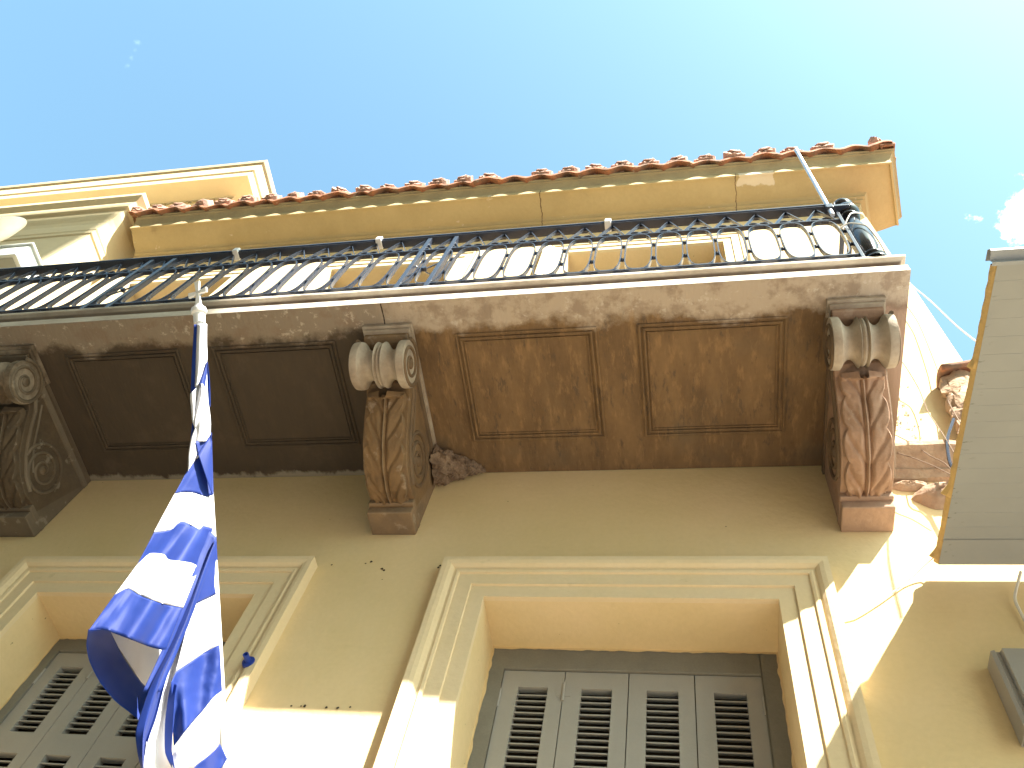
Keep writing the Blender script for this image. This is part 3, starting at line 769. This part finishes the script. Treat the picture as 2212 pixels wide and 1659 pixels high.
def folds_main(px, py, u=0, v=0):
    # smooth soft folds running down the front sheet, fanning out from the pole
    w = px+.62*(py-1100)                                      # along-fold coordinate (folds follow the hang direction)
    env = min(1, max(0, (py-960)/260))
    r_ = .006*sin(w*.052+.3)+.012*sin(w*.026+1.0)
    kink = .030*math.exp(-((w-452)/26.0)**2) - .026*math.exp(-((w-500)/20.0)**2)
    w2 = px+.95*(py-1141)                                     # one sharp diagonal crease
    cz_ = (w2-430)/16.0; kink += env*(.020/(1+math.exp(-cz_))-.020*math.exp(-((w2-400)/34.0)**2))
    wr = .0028*n3((px, py, 0), .03)+.0016*n3((px+.62*py, py*.12, 0), .11)
    return .022+env*(r_+kink)+wr
def K7(x, y): return (.337*x, 1100+.337*y)
def K4(x, y): return (.337*x, 677.7+.337*y)
BL, WH = 0, 1
# main front sheet, alternating bands (top curve, bottom curve)
c0 = [K4(1210, 985), K4(1290, 900), K4(1358, 815)]
c1_ = [K4(1120, 1152), K4(1175, 1143), K4(1240, 1147), K4(1320, 1172), K4(1368, 1158)]
c2_ = [K7(985, 150), K7(1090, 135), K7(1165, 80), K7(1275, 130), K7(1300, 108), K7(1362, 128)]
c3_ = [K7(880, 352), K7(960, 283), K7(1050, 290), K7(1085, 325), K7(1220, 342), K7(1278, 372)]
c4_ = [K7(738, 545), K7(820, 507), K7(895, 550), K7(1040, 603), K7(1172, 632)]
c5_ = [K7(568, 778), K7(620, 758), K7(695, 772), K7(850, 830), K7(960, 872), K7(1072, 898)]
sheet(c0, c1_, BL, folds_main, 30, 16)
sheet(c1_, c2_, WH, folds_main, 36, 14)
sheet(c2_, c3_, BL, folds_main, 40, 16)
sheet(c3_, c4_, WH, folds_main, 40, 16)
sheet(c4_, c5_, BL, folds_main, 44, 18)
c6_ = [(p[0]+1, p[1]+4) for p in c5_]; sheet(c5_, c6_, BL, lambda px, py, u, v: folds_main(px, py)-.004*v, 44, 2)
# inner side of the fold below the hem: the cloth scoops back up behind the front sheet
def back(px, py, u, v): return -.050-.05*sin(math.pi*min(1, v))*(.5+.5*u)+.004*sin(px*.12+py*.08)
sheet([K7(680, 765), K7(830, 815), K7(960, 862), K7(1080, 888)], [K7(940, 1160), K7(950, 1162), K7(960, 1164), K7(985, 1150)], WH, lambda px, py, u, v: -.20+.012*sin(px*.055), 20, 14)
outer = [K7(566, 770), K7(553, 870), K7(572, 975), K7(640, 1110), K7(740, 1232), K7(885, 1350), K7(905, 1450)]
inner = [K7(700, 765), K7(735, 840), K7(780, 930), K7(845, 1030), K7(905, 1110), K7(955, 1160), K7(990, 1180)]
def scoop(px, py, u, v): return .022-.21*sin(math.pi*min(1, u*.98))**.7*(.55+.45*v)-.02*v+.005*n3((px*.8, py*.8, 2), .06)
sheet(outer, inner, BL, scoop, 44, 20)
# narrow blue fold running down between the sheets
rl = [K7(1372, 195), K7(1310, 335), K7(1235, 530), K7(1160, 700), K7(1080, 900), K7(955, 1150), K7(885, 1360), K7(868, 1440), K7(880, 1560), K7(905, 1670)]
rm = [K7(1376, 205), K7(1322, 335), K7(1262, 500), K7(1195, 690), K7(1118, 870), K7(1015, 1080), K7(945, 1290), K7(915, 1420), K7(910, 1560), K7(915, 1670)]
rr_ = [K7(1380, 215), K7(1335, 345), K7(1262, 590), K7(1205, 745), K7(1140, 900), K7(1065, 1085), K7(1012, 1285), K7(945, 1490), K7(935, 1580), K7(930, 1670)]
sheet(rl, rm, BL, lambda px, py, u, v: .045+.018*v, 44, 6)
sheet(rm, rr_, BL, lambda px, py, u, v: .063-.030*sin(math.pi*v/2)+.012*sin(math.pi*v*2), 44, 8)
# cloth seen deep between the front sheet and the ribbon
bk = lambda px, py, u, v: (folds_main(px, py)-.003)*(1-v)+.052*v
sheet([K7(1330, 128), K7(1240, 365), K7(1130, 632)], [K7(1388, 180), K7(1340, 365), K7(1250, 632)], BL, bk, 16, 4)
sheet([K7(1130, 632), K7(1040, 898), K7(915, 1170)], [K7(1250, 632), K7(1145, 898), K7(1030, 1170)], BL, bk, 16, 4)
# right-hand hanging part beside the pole
def folds_r(px, py, u=0, v=0):
    return .030+.012*sin((px+.30*py)*.050)+.008*sin((px+.12*py)*.11)+.003*n3((px, py, 5), .04)+.0008*n3((px, py, 9), .14)
rt = [K7(1383, 180), K7(1396, 330), K7(1400, 535)]
d1 = [K7(1250, 610), K7(1300, 585), K7(1350, 562), K7(1402, 533)]
d1t = [K7(1378, 215), K7(1380, 205), K7(1384, 195), K7(1386, 185)]
sheet(d1t, d1, BL, folds_r, 20, 20)
d2 = [K7(1128, 1042), K7(1190, 1000), K7(1270, 945), K7(1330, 905), K7(1408, 868)]
d1w = [K7(1222, 660), K7(1250, 612), K7(1300, 585), K7(1350, 562), K7(1402, 533)]
sheet(d1w, d2, WH, folds_r, 28, 18)
d3 = [K7(1112, 1520), K7(1172, 1438), K7(1300, 1290), K7(1370, 1205), K7(1424, 1163)]
d2b = [K7(1098, 1110), K7(1135, 1036), K7(1210, 988), K7(1300, 925), K7(1408, 868)]
def folds_c(px, py, u=0, v=0): return folds_r(px, py)+.020*math.exp(-((u-.30)/.10)**2)*v
sheet(d2b, d3, BL, folds_c, 34, 26)
def bulge(px): return px
d4 = [K7(1100, 1680), K7(1150, 1660), K7(1240, 1655), K7(1320, 1590), K7(1405, 1508)]
sheet(d3, d4, WH, folds_r, 34, 20)
d5 = [K7(1240, 1760), K7(1300, 1760), K7(1380, 1760), K7(1455, 1760)]
sheet([K7(1235, 1662), K7(1320, 1592), K7(1370, 1548), K7(1408, 1506)], [K7(1235, 1760), K7(1310, 1760), K7(1390, 1700), K7(1458, 1600)], BL, folds_r, 20, 12)
# edge bulge and the dark fold in its left
sheet([K7(1098, 1110), K7(1075, 1220), K7(1056, 1380), K7(1058, 1560), K7(1108, 1672)], [K7(1135, 1120), K7(1118, 1230), K7(1110, 1380), K7(1100, 1540), K7(1120, 1672)], BL, lambda px, py, u, v: .005+.03*v, 24, 8)
# pale central fold seen between them, shaded
sheet([K7(1205, 700), K7(1150, 850), K7(1085, 1010), K7(1040, 1180), K7(1000, 1340), K7(945, 1500), K7(935, 1672)], [K7(1240, 700), K7(1190, 860), K7(1135, 1030), K7(1105, 1200), K7(1075, 1360), K7(1075, 1530), K7(1120, 1672)], WH, lambda px, py, u, v: .012-.035*sin(math.pi*v), 34, 12)
# bottom of the ribbon opening out
sheet([K7(940, 1490), K7(932, 1560), K7(925, 1600), K7(920, 1672)], [K7(952, 1500), K7(965, 1570), K7(962, 1620), K7(960, 1672)], WH, lambda px, py, u, v: .05, 8, 4)
# upper part wound round the pole: twisted ropes of cloth
def rope(cl, rads, mi, offs, seg=14):
    pts = [FP(cx, cy, of) - PB for (cx, cy), of in zip(cl, offs)]
    n = 40; P_ = []; R_ = []
    for i in range(n+1):
        t = i/n; p = cr([tuple(v) for v in pts], t); P_.append(p); R_.append(cr([(r_,) for r_ in rads], t)[0])
    fl.cur = mi; fl.tube(P_, R_, seg)
sheet([K4(1243, 68), K4(1236, 200), K4(1228, 350), K4(1222, 512)], [K4(1268, 70), K4(1262, 200), K4(1258, 360), K4(1250, 512)], BL, lambda px, py, u, v: .008+.014*v, 20, 6)
sheet([K4(1264, 66), K4(1258, 190), K4(1254, 320), K4(1250, 470)], [K4(1326, 66), K4(1325, 180), K4(1326, 312), K4(1272, 452)], WH, lambda px, py, u, v: .018+.022*sin(math.pi*v), 20, 10)
sheet([K4(1326, 308), K4(1306, 360), K4(1284, 420), K4(1276, 452)], [K4(1330, 312), K4(1342, 420), K4(1347, 520), K4(1348, 600)], BL, lambda px, py, u, v: .028+.014*sin(math.pi*v*2)-.012*v, 20, 12)
sheet([K4(1220, 514), K4(1222, 560), K4(1228, 620), K4(1234, 690)], [K4(1262, 470), K4(1262, 540), K4(1258, 640), K4(1248, 730)], WH, lambda px, py, u, v: .010+.012*sin(math.pi*v), 14, 8)
sheet([K4(1280, 446), K4(1262, 560), K4(1246, 700), K4(1258, 822)], [K4(1308, 452), K4(1340, 590), K4(1352, 700), K4(1348, 815)], WH, lambda px, py, u, v: .024+.020*sin(math.pi*v)+.003*sin(px*.4+py*.1), 24, 14)
sheet([K4(1234, 694), K4(1230, 730), K4(1226, 770), K4(1222, 800)], [K4(1246, 724), K4(1242, 750), K4(1236, 780), K4(1228, 812)], BL, lambda px, py, u, v: .010, 8, 3)
sheet([K4(1254, 720), K4(1224, 800), K4(1208, 900), K4(1204, 1010)], [K4(1262, 800), K4(1262, 830), K4(1270, 905), K4(1210, 1000)], WH, lambda px, py, u, v: .022+.010*sin(math.pi*v), 20, 8)
sheet([K4(1254, 818), K4(1290, 815), K4(1346, 808)], [K4(1274, 905), K4(1310, 870), K4(1358, 812)], BL, lambda px, py, u, v: .034, 12, 5)
sheet([K4(1270, 900), K4(1300, 850), K4(1345, 780), K4(1356, 760)], [K4(1362, 1165), K4(1362, 1050), K4(1362, 930), K4(1358, 800)], BL, lambda px, py, u, v: .038+.008*sin(math.pi*v), 14, 8)
# backing that closes the winding around the pole so no background shows through
rope([K4(1292, 70), K4(1290, 300), K4(1296, 600), K4(1304, 900), K4(1330, 1150)], [.020, .021, .022, .026, .014], WH, [.0, .0, .002, .004, .006])
fl2 = fl.build('flag_cloth', [m_blue, m_wcloth], None, smooth=True, angle=60)
fl2.name = 'flag'; fl2.location = PB
tag(fl2, 'furled blue and white striped flag hanging from the white pole', 'flag')
s = fl2.modifiers.new('thick', 'SOLIDIFY'); s.thickness = .0012

# socket of a former flag holder on the left architrave
q = MB(); q.lathe((0, 0, 0), (0, -1, 0), [(0, .028), (.012, .026), (.014, .012), (.05, .012), (.05, .008), (.02, .006)], 16)
o = q.build('pipe_stub', m_lamp, None, smooth=True); o.location = (-1.765, -.055, 3.865); tag(o, 'short blue pipe stub sticking out of the left window surround', 'pipe stub')

# nail holes in the plaster
random.seed(3)
hl = [(-1.659, 4.528), (-1.493, 4.538), (-1.47, 4.55), (-1.387, 4.49), (-1.40, 4.50), (-1.49, 3.706), (-1.475, 3.708), (-1.385, 3.705), (-1.339, 3.705), (-1.53, 3.706), (-1.125, 4.522), (-1.105, 4.535), (-1.13, 4.51), (0.22, 4.54), (.1, 4.53), (-1.29, 3.71)]
q = MB()
for (x, z) in hl:
    s_ = random.uniform(.004, .009); q.add([(x+math.cos(a)*s_*random.uniform(.6, 1.2), -.003, z+math.sin(a)*s_*random.uniform(.6, 1.2)) for a in (0, .9, 1.8, 2.7, 3.6, 4.5, 5.4)], [(0, 1, 2, 3, 4, 5, 6)])
q.build('plaster_holes', m_dark, house)

# foam / mortar lump wedged between the middle corbel and the soffit
q = MB(); rows = []
for i in range(22):
    t = i/21; row = []
    for j in range(30):
        a = 2*math.pi*j/30
        c_ = Vector((-1.285+.235*t, -.10+.07*t, ZS-.075+.06*t)); rx = (.088*(1-t)**.9+.006)
        p = c_+Vector((0, math.cos(a)*rx*1.2, math.sin(a)*rx*.95))
        p += Vector((n3(p, 30), n3(p, 30, 3), n3(p, 30, 7)))*.022 + Vector((n3(p, 75), n3(p, 75, 3), n3(p, 75, 7)))*.012
        row.append((p.x+1.28, p.y, p.z-5.1))
    rows.append(row)
q.grid(rows, True); q.add(rows[0], [tuple(range(29, -1, -1))]); q.add(rows[-1], [tuple(range(30))])
o = q.build('mortar_lump', m_lump, None, smooth=True, angle=20); o.location = (-1.28, 0, 5.1)
tag(o, 'crumbly brown lump of mortar wedged beside the middle corbel under the soffit', 'mortar lump')

# ------------------------------------------------------------------ neighbour on the left
ln = thing('tall_cream_building', 'taller cream building on the left with flat projecting cornices above the tiled eave', 'building', (-6.0, -.4, 0))
o0 = Vector((-6.0, -.4, 0))
def lb(name, b, m, **k):
    b.v = [(v[0]-o0.x, v[1]-o0.y, v[2]-o0.z) for v in b.v]; return b.build(name, m, ln, **k)
b = MB(); LX, LY = -5.83, -.40
b.box(-16, LX, LY, 8, .14, 10.0)
lb('wall', b, m_cream2)
cp_ = [(0, 9.12), (.014, 9.13), (.014, 9.20), (.022, 9.22), (.022, 9.42), (.034, 9.50), (.052, 9.56), (.062, 9.60), (.064, 9.72), (.100, 9.73), (.104, 9.80), (.096, 9.815), (.100, 9.90), (.125, 9.93), (.150, 9.96), (.155, 10.02), (0, 10.04)]
b = MB(); pth = [(LX, 3), (LX, LY), (-16, LY)]
b.sweep(pth, [(-o_, hh) for o_, hh in cp_], mapxy)
if min(v[1] for v in b.v) > LY-.01:
    b = MB(); b.sweep(pth, cp_, mapxy)
lb('lower_cornice', b, m_cream2)
b = MB(); b.box(-16, -6.78, .56, 8, 10.0, 14.0); lb('upper_storey', b, m_cream2)
b = MB(); pth = [(-6.78, 6), (-6.78, .56), (-16, .56)]
up_ = [(0, 13.62), (.04, 13.65), (.04, 13.74), (.07, 13.78), (.36, 13.80), (.36, 13.99), (.385, 14.02), (.40, 14.26), (.43, 14.30), (.43, 14.44), (0, 14.46)]
b.sweep(pth, [(-o_, hh) for o_, hh in up_], mapxy)
if min(v[1] for v in b.v) > .5:
    b = MB(); b.sweep(pth, up_, mapxy)
uc = lb('upper_cornice', b, m_cream2); uc.data.materials.append(m_grey_trim)
for p in uc.data.polygons:
    if p.center.z > 14.27: p.material_index = 1  # outer strip painted darker to stand for shade
b = MB()
for k in range(60):
    x = -6.80-.14*k; b.box(x-.035, x+.035, .50, .565, 13.66, 13.735)
lb('dentils', b, m_cornice)

# satellite dish and casing high on the left
dd = thing('satellite_dish', 'white round satellite dish at the left edge above the railing', 'satellite dish', (-5.75, -.80, 5.44))
q = MB(); R_ = .36
q.lathe((0, 0, 2.28), (-.35, -1, .35), [(-.002, 0), (.006, R_*.4), (.035, R_*.75), (.075, R_), (.082, R_), (.045, R_*.75), (.016, R_*.4), (.008, 0)], 48)
q.build('dish', m_white, dd, smooth=True)
q = MB(); q.tube([(0.05, .05, 0), (.05, .05, 2.28)], .022, 12); q.build('mast', m_alu, dd, smooth=True)
ac = thing('air_conditioner', 'white box casing with grey underside beside the dish at the left edge', 'air conditioner', (-5.40, -.62, 7.44))
q = MB(); q.box(-.50, .14, -.14, .14, 0, .20); q.build('casing', m_ac, ac, bevel=.012)
q = MB(); q.box(-.46, .10, -.11, .11, -.006, .002); q.build('base_pan', m_acg, ac)
q = MB(); q.box(-.52, .16, -.16, .16, .20, .225); q.build('lid', m_ac, ac, bevel=.008)
q = MB(); q.box(-.40, -.36, -.12, .22, -.03, -.006); q.box(-.46, -.43, .14, .22, -.03, .18); q.build('bracket', m_metalbox, ac)

# ------------------------------------------------------------------ neighbour on the right
rn = thing('right_neighbour_house', 'lower plastered house adjoining on the right behind the grey awning', 'house', (1.6, 0, 0))
b = MB(); b.box(0.004, 6, .02, 7, .14, 5.9); b.build('wall', m_wall, rn)
b = MB(); b.box(0.004, 6, -.30, 7, 5.9, 5.98); b.build('roof', m_tile, rn)
# broken eave corner with a red tile end
be = thing('broken_eave', 'broken masonry eave end with a red tile beside the awning edge', 'masonry', (1.40, -.05, 5.62))
q = MB(); rows = []
for i in range(20):
    t = i/19; row = []
    for j in range(26):
        a = 2*math.pi*j/26
        ww = .066-.020*math.sin(t*5.2)
        p = Vector((-.06+.15*t+math.cos(a)*ww*1.2, math.sin(a)*.06, -.40+.78*t))
        p += Vector((n3(p, 14), n3(p, 14, 3), n3(p, 14, 7)))*.026+Vector((n3(p, 40), n3(p, 40, 3), n3(p, 40, 7)))*.020+Vector((n3(p, 95), n3(p, 95, 3), n3(p, 95, 7)))*.008
        row.append(tuple(p))
    rows.append(row)
q.grid(rows, True); q.add(rows[0], [tuple(range(25, -1, -1))]); q.add(rows[-1], [tuple(range(26))])
q.build('masonry', m_rubble, be, smooth=True, angle=30)
q = MB(); rows = []
for i in range(6):
    t = i/5
    rows.append([(-.02+.34*t, -.11+.20*(j/9), .37+.05*math.sin(math.pi*j/9)+.08*t) for j in range(10)])
q.grid(rows); o = q.build('red_tile', m_tile, be, smooth=True); s = o.modifiers.new('t', 'SOLIDIFY'); s.thickness = .03

# sandwich-panel awning
aw = thing('panel_awning', 'grey green insulated panel awning with yellow foam showing at its torn left edge', 'awning', (0.981, -.058, 4.470))
Wc = Vector((0.981, -.058, 4.470)); Fc = Vector((1.040, -1.395, 4.462)); ed = Fc-Wc; TH = .045
def AP(s_, t, up=0.0): return ed*t+Vector((s_, 0, 0))+Vector((0, .19, 1)).normalized()*up
q = MB(); NR = 17; rows = []
for i in range(NR*4+1):
    t = .09+(1-.09-.015)*i/(NR*4); up = -.0035 if i % 4 == 0 else 0
    up = .004 if i % 4 == 0 else 0.0
    pass
for i in range(NR):
    t0 = .09+.875*i/NR; t1 = .09+.875*(i+1)/NR
    for tt, up in ((t0, .0009), (t0+.0010, 0), (t1-.0010, 0), (t1, .0009)): rows.append([AP(s_, tt, up) for s_ in (0.0, .2, .6, 1.2, 2.6)])
q.grid(rows); q.build('underside_sheet', m_awn, aw)
q = MB(); q.grid([[AP(s_, 0 if k == 0 else .095, .001-.004) for s_ in (0, .5, 2.6)] for k in (0, 1)]); q.grid([[AP(s_, 0, -.003+.04*k) for s_ in (0, .5, 2.6)] for k in (0, 1)]); q.build('wall_flashing', m_awn, aw)
q = MB(); q.grid([[AP(s_, t, TH) for s_ in (0, 1, 2.6)] for t in (0, .985)]); q.build('top_sheet', m_awn_top, aw)
q = MB(); q.grid([[AP(s_, tt, uu) for s_ in (-.018, .6, 2.6)] for tt, uu in ((.955, -.003), (.965, -.003), (.966, .02), (.992, .028), (.995, .040), (.99, .06), (.96, .06))])
q.build('front_gutter_trim', m_awn_top, aw)
q = MB(); n = 90; rows = []
random.seed(5)
def jag(t):
    v = .006+.004*n3((t*9, 2, 1), 1.0)+.003*n3((t*40, 2, 1), 1.0)
    for (c_, w_, a_) in ((.66, .030, .022), (.245, .04, .030), (.02, .03, .022)):
        d_ = (t-c_)/w_
        if 0 <= d_ <= 1: v += a_*(1-d_)
    return v
for i in range(n+1):
    t = .0+.955*i/n; j = jag(t)
    rows.append([AP(.004, t, .002), AP(-j*.6, t, .006), AP(-j-.006, t, TH*.55), AP(-j*.9, t, TH-.004), AP(.004, t, TH-.002)])
q.grid(rows); q.build('foam_core', m_foam, aw, smooth=True, angle=40)

# ------------------------------------------------------------------ cables
def cable(pts, r, m, label, name='cable', cat='cable', k=20):
    pts = [Vector(p) for p in pts]; o_ = pts[0].copy(); P_ = []
    for i in range(k*(len(pts)-1)+1):
        t = i/(k*(len(pts)-1)); P_.append(Vector(cr([tuple(p-o_) for p in pts], t)))
    q = MB(); q.tube(P_, r, 6); o = q.build(name, m, None, smooth=True); o.location = o_; return tag(o, label, cat)
def PP(px, py, y):
    d_ = pixdir(px, py); t = (y-CAMPOS.y)/d_.y; return CAMPOS+d_*t
cable([PP(1930, 575, -.25), PP(1968, 615, -.3), PP(2010, 650, -.35), PP(2065, 703, -.45), PP(2122, 747, -.55), PP(2180, 780, -.6)], .0045, m_pvc, 'white cable sloping from balcony\'s right end down to the awning against the sky')
cable([PP(1955, 655, -.04), PP(1985, 700, -.04), PP(2020, 785, -.05), PP(2050, 870, -.08), PP(2082, 925, -.13)], .0028, m_cable_d, 'thin brown wire drooping from balcony end over the sunlit wall to the broken eave')
cable([PP(1930, 760, -.1), PP(1955, 790, -.1), PP(1985, 840, -.06), PP(2005, 890, -.06), PP(2035, 935, -.13), PP(2065, 985, -.135)], .0028, m_cable_d, 'lower of the two thin drooping wires, ending at the string course stub')
cable([PP(1935, 940, -.05), PP(1970, 958, -.07), PP(2010, 985, -.13), PP(2040, 1000, -.13), PP(2070, 1030, -.13)], .003, m_cable_d, 'brown cable crossing the string course stub from the right corbel')
cable([PP(1938, 978, -.10), PP(1975, 990, -.135), PP(2020, 1008, -.135), PP(2062, 1030, -.135)], .0024, m_cable_d, 'thinner wire lying just below the brown cable across the string course stub')
cable([PP(2060, 905, -.13), PP(2046, 950, -.13), PP(2052, 1000, -.13), PP(2078, 1045, -.13)], .008, m_iron, 'thick bundle of cables hanging in front of the broken eave')
cable([PP(1800, 1338, -.012), PP(1850, 1330, -.010), PP(1900, 1300, -.010), PP(1960, 1255, -.015), PP(2010, 1210, -.05), PP(2050, 1180, -.10)], .0028, m_pvc, 'cream cable curving over the sunlit wall up to the awning corner')
cable([PP(2205, 1235, -.06), PP(2192, 1290, -.03), PP(2203, 1320, -.02), PP(2225, 1360, -.02)], .006, m_pvc, 'looped pale cable at the right edge under the awning')
cable([Vector((.80, -1.02, 5.86)), Vector((.845, -1.035, 5.875)), Vector((.91, -1.04, 5.80)), Vector((.945, -1.0, 5.66)), Vector((.965, -.95, 5.50)), Vector((.975, -.90, 5.445))], .0042, m_pvc, 'beige cable looping from the railing end past the black corner post')
cable([Vector((.812, -1.01, 5.86)), Vector((.87, -1.045, 5.99)), Vector((.95, -1.0, 6.12)), Vector((.985, -.95, 6.20))], .0038, m_pvc, 'pale strap crossing the upper part of the black corner post')

# grey metal trunking box low on the right
tb = thing('trunking_box', 'grey sheet metal trunking box with an open end on the wall at the lower right', 'metal box', (1.02, 0, 3.65))
q = MB(); P8 = [(0, -.002), (0, -.085), (.012, -.090), (.018, -.080), (.030, -.080), (.036, -.10), (.40, -.10), (.40, -.002)]
rows = [[(x+.05*k*0, y, z) for x, y in P8] for k, z in ((0, 0), (1, .33))]
q.grid(rows, True); q.add(rows[1], [tuple(range(8))])
o = q.build('casing', m_metalbox, tb)
s = o.modifiers.new('t', 'SOLIDIFY'); s.thickness = .006; s.offset = -1
q = MB(); q.add([(.008, -.01, .05), (.39, -.01, .05), (.39, -.094, .05), (.008, -.082, .05)], [(0, 1, 2, 3)]); q.build('dark_inside', m_dark, tb)

# ------------------------------------------------------------------ building across the street (casts the shade on the left of the balcony)
ob = thing('opposite_building', 'plain beige building across the street facing the yellow house', 'building', (-6, -9.0, 0))
b = MB(); b.box(-30, 11.75, -12, 0, 0, 19.6); b.box(-30, 8.86, -8, -.004, 19.6, 23.2); b.build('wall', m_opp, ob)  # unseen upper block added, sized to shade the left neighbour's front wall
for fl_ in range(6):
    for k in range(10):
        x = -14.6+2.6*k
        if x > 10: continue
        b = MB(); b.box(x, x+1.2, .004, .05, 1.2+3.1*fl_, 3.1+3.1*fl_); w = b.build('window', m_frame, ob, bevel=.01)
        b = MB(); b.box(x+.08, x+1.12, .051, .056, 1.28+3.1*fl_, 3.02+3.1*fl_); b.build('pane', m_glass, w)
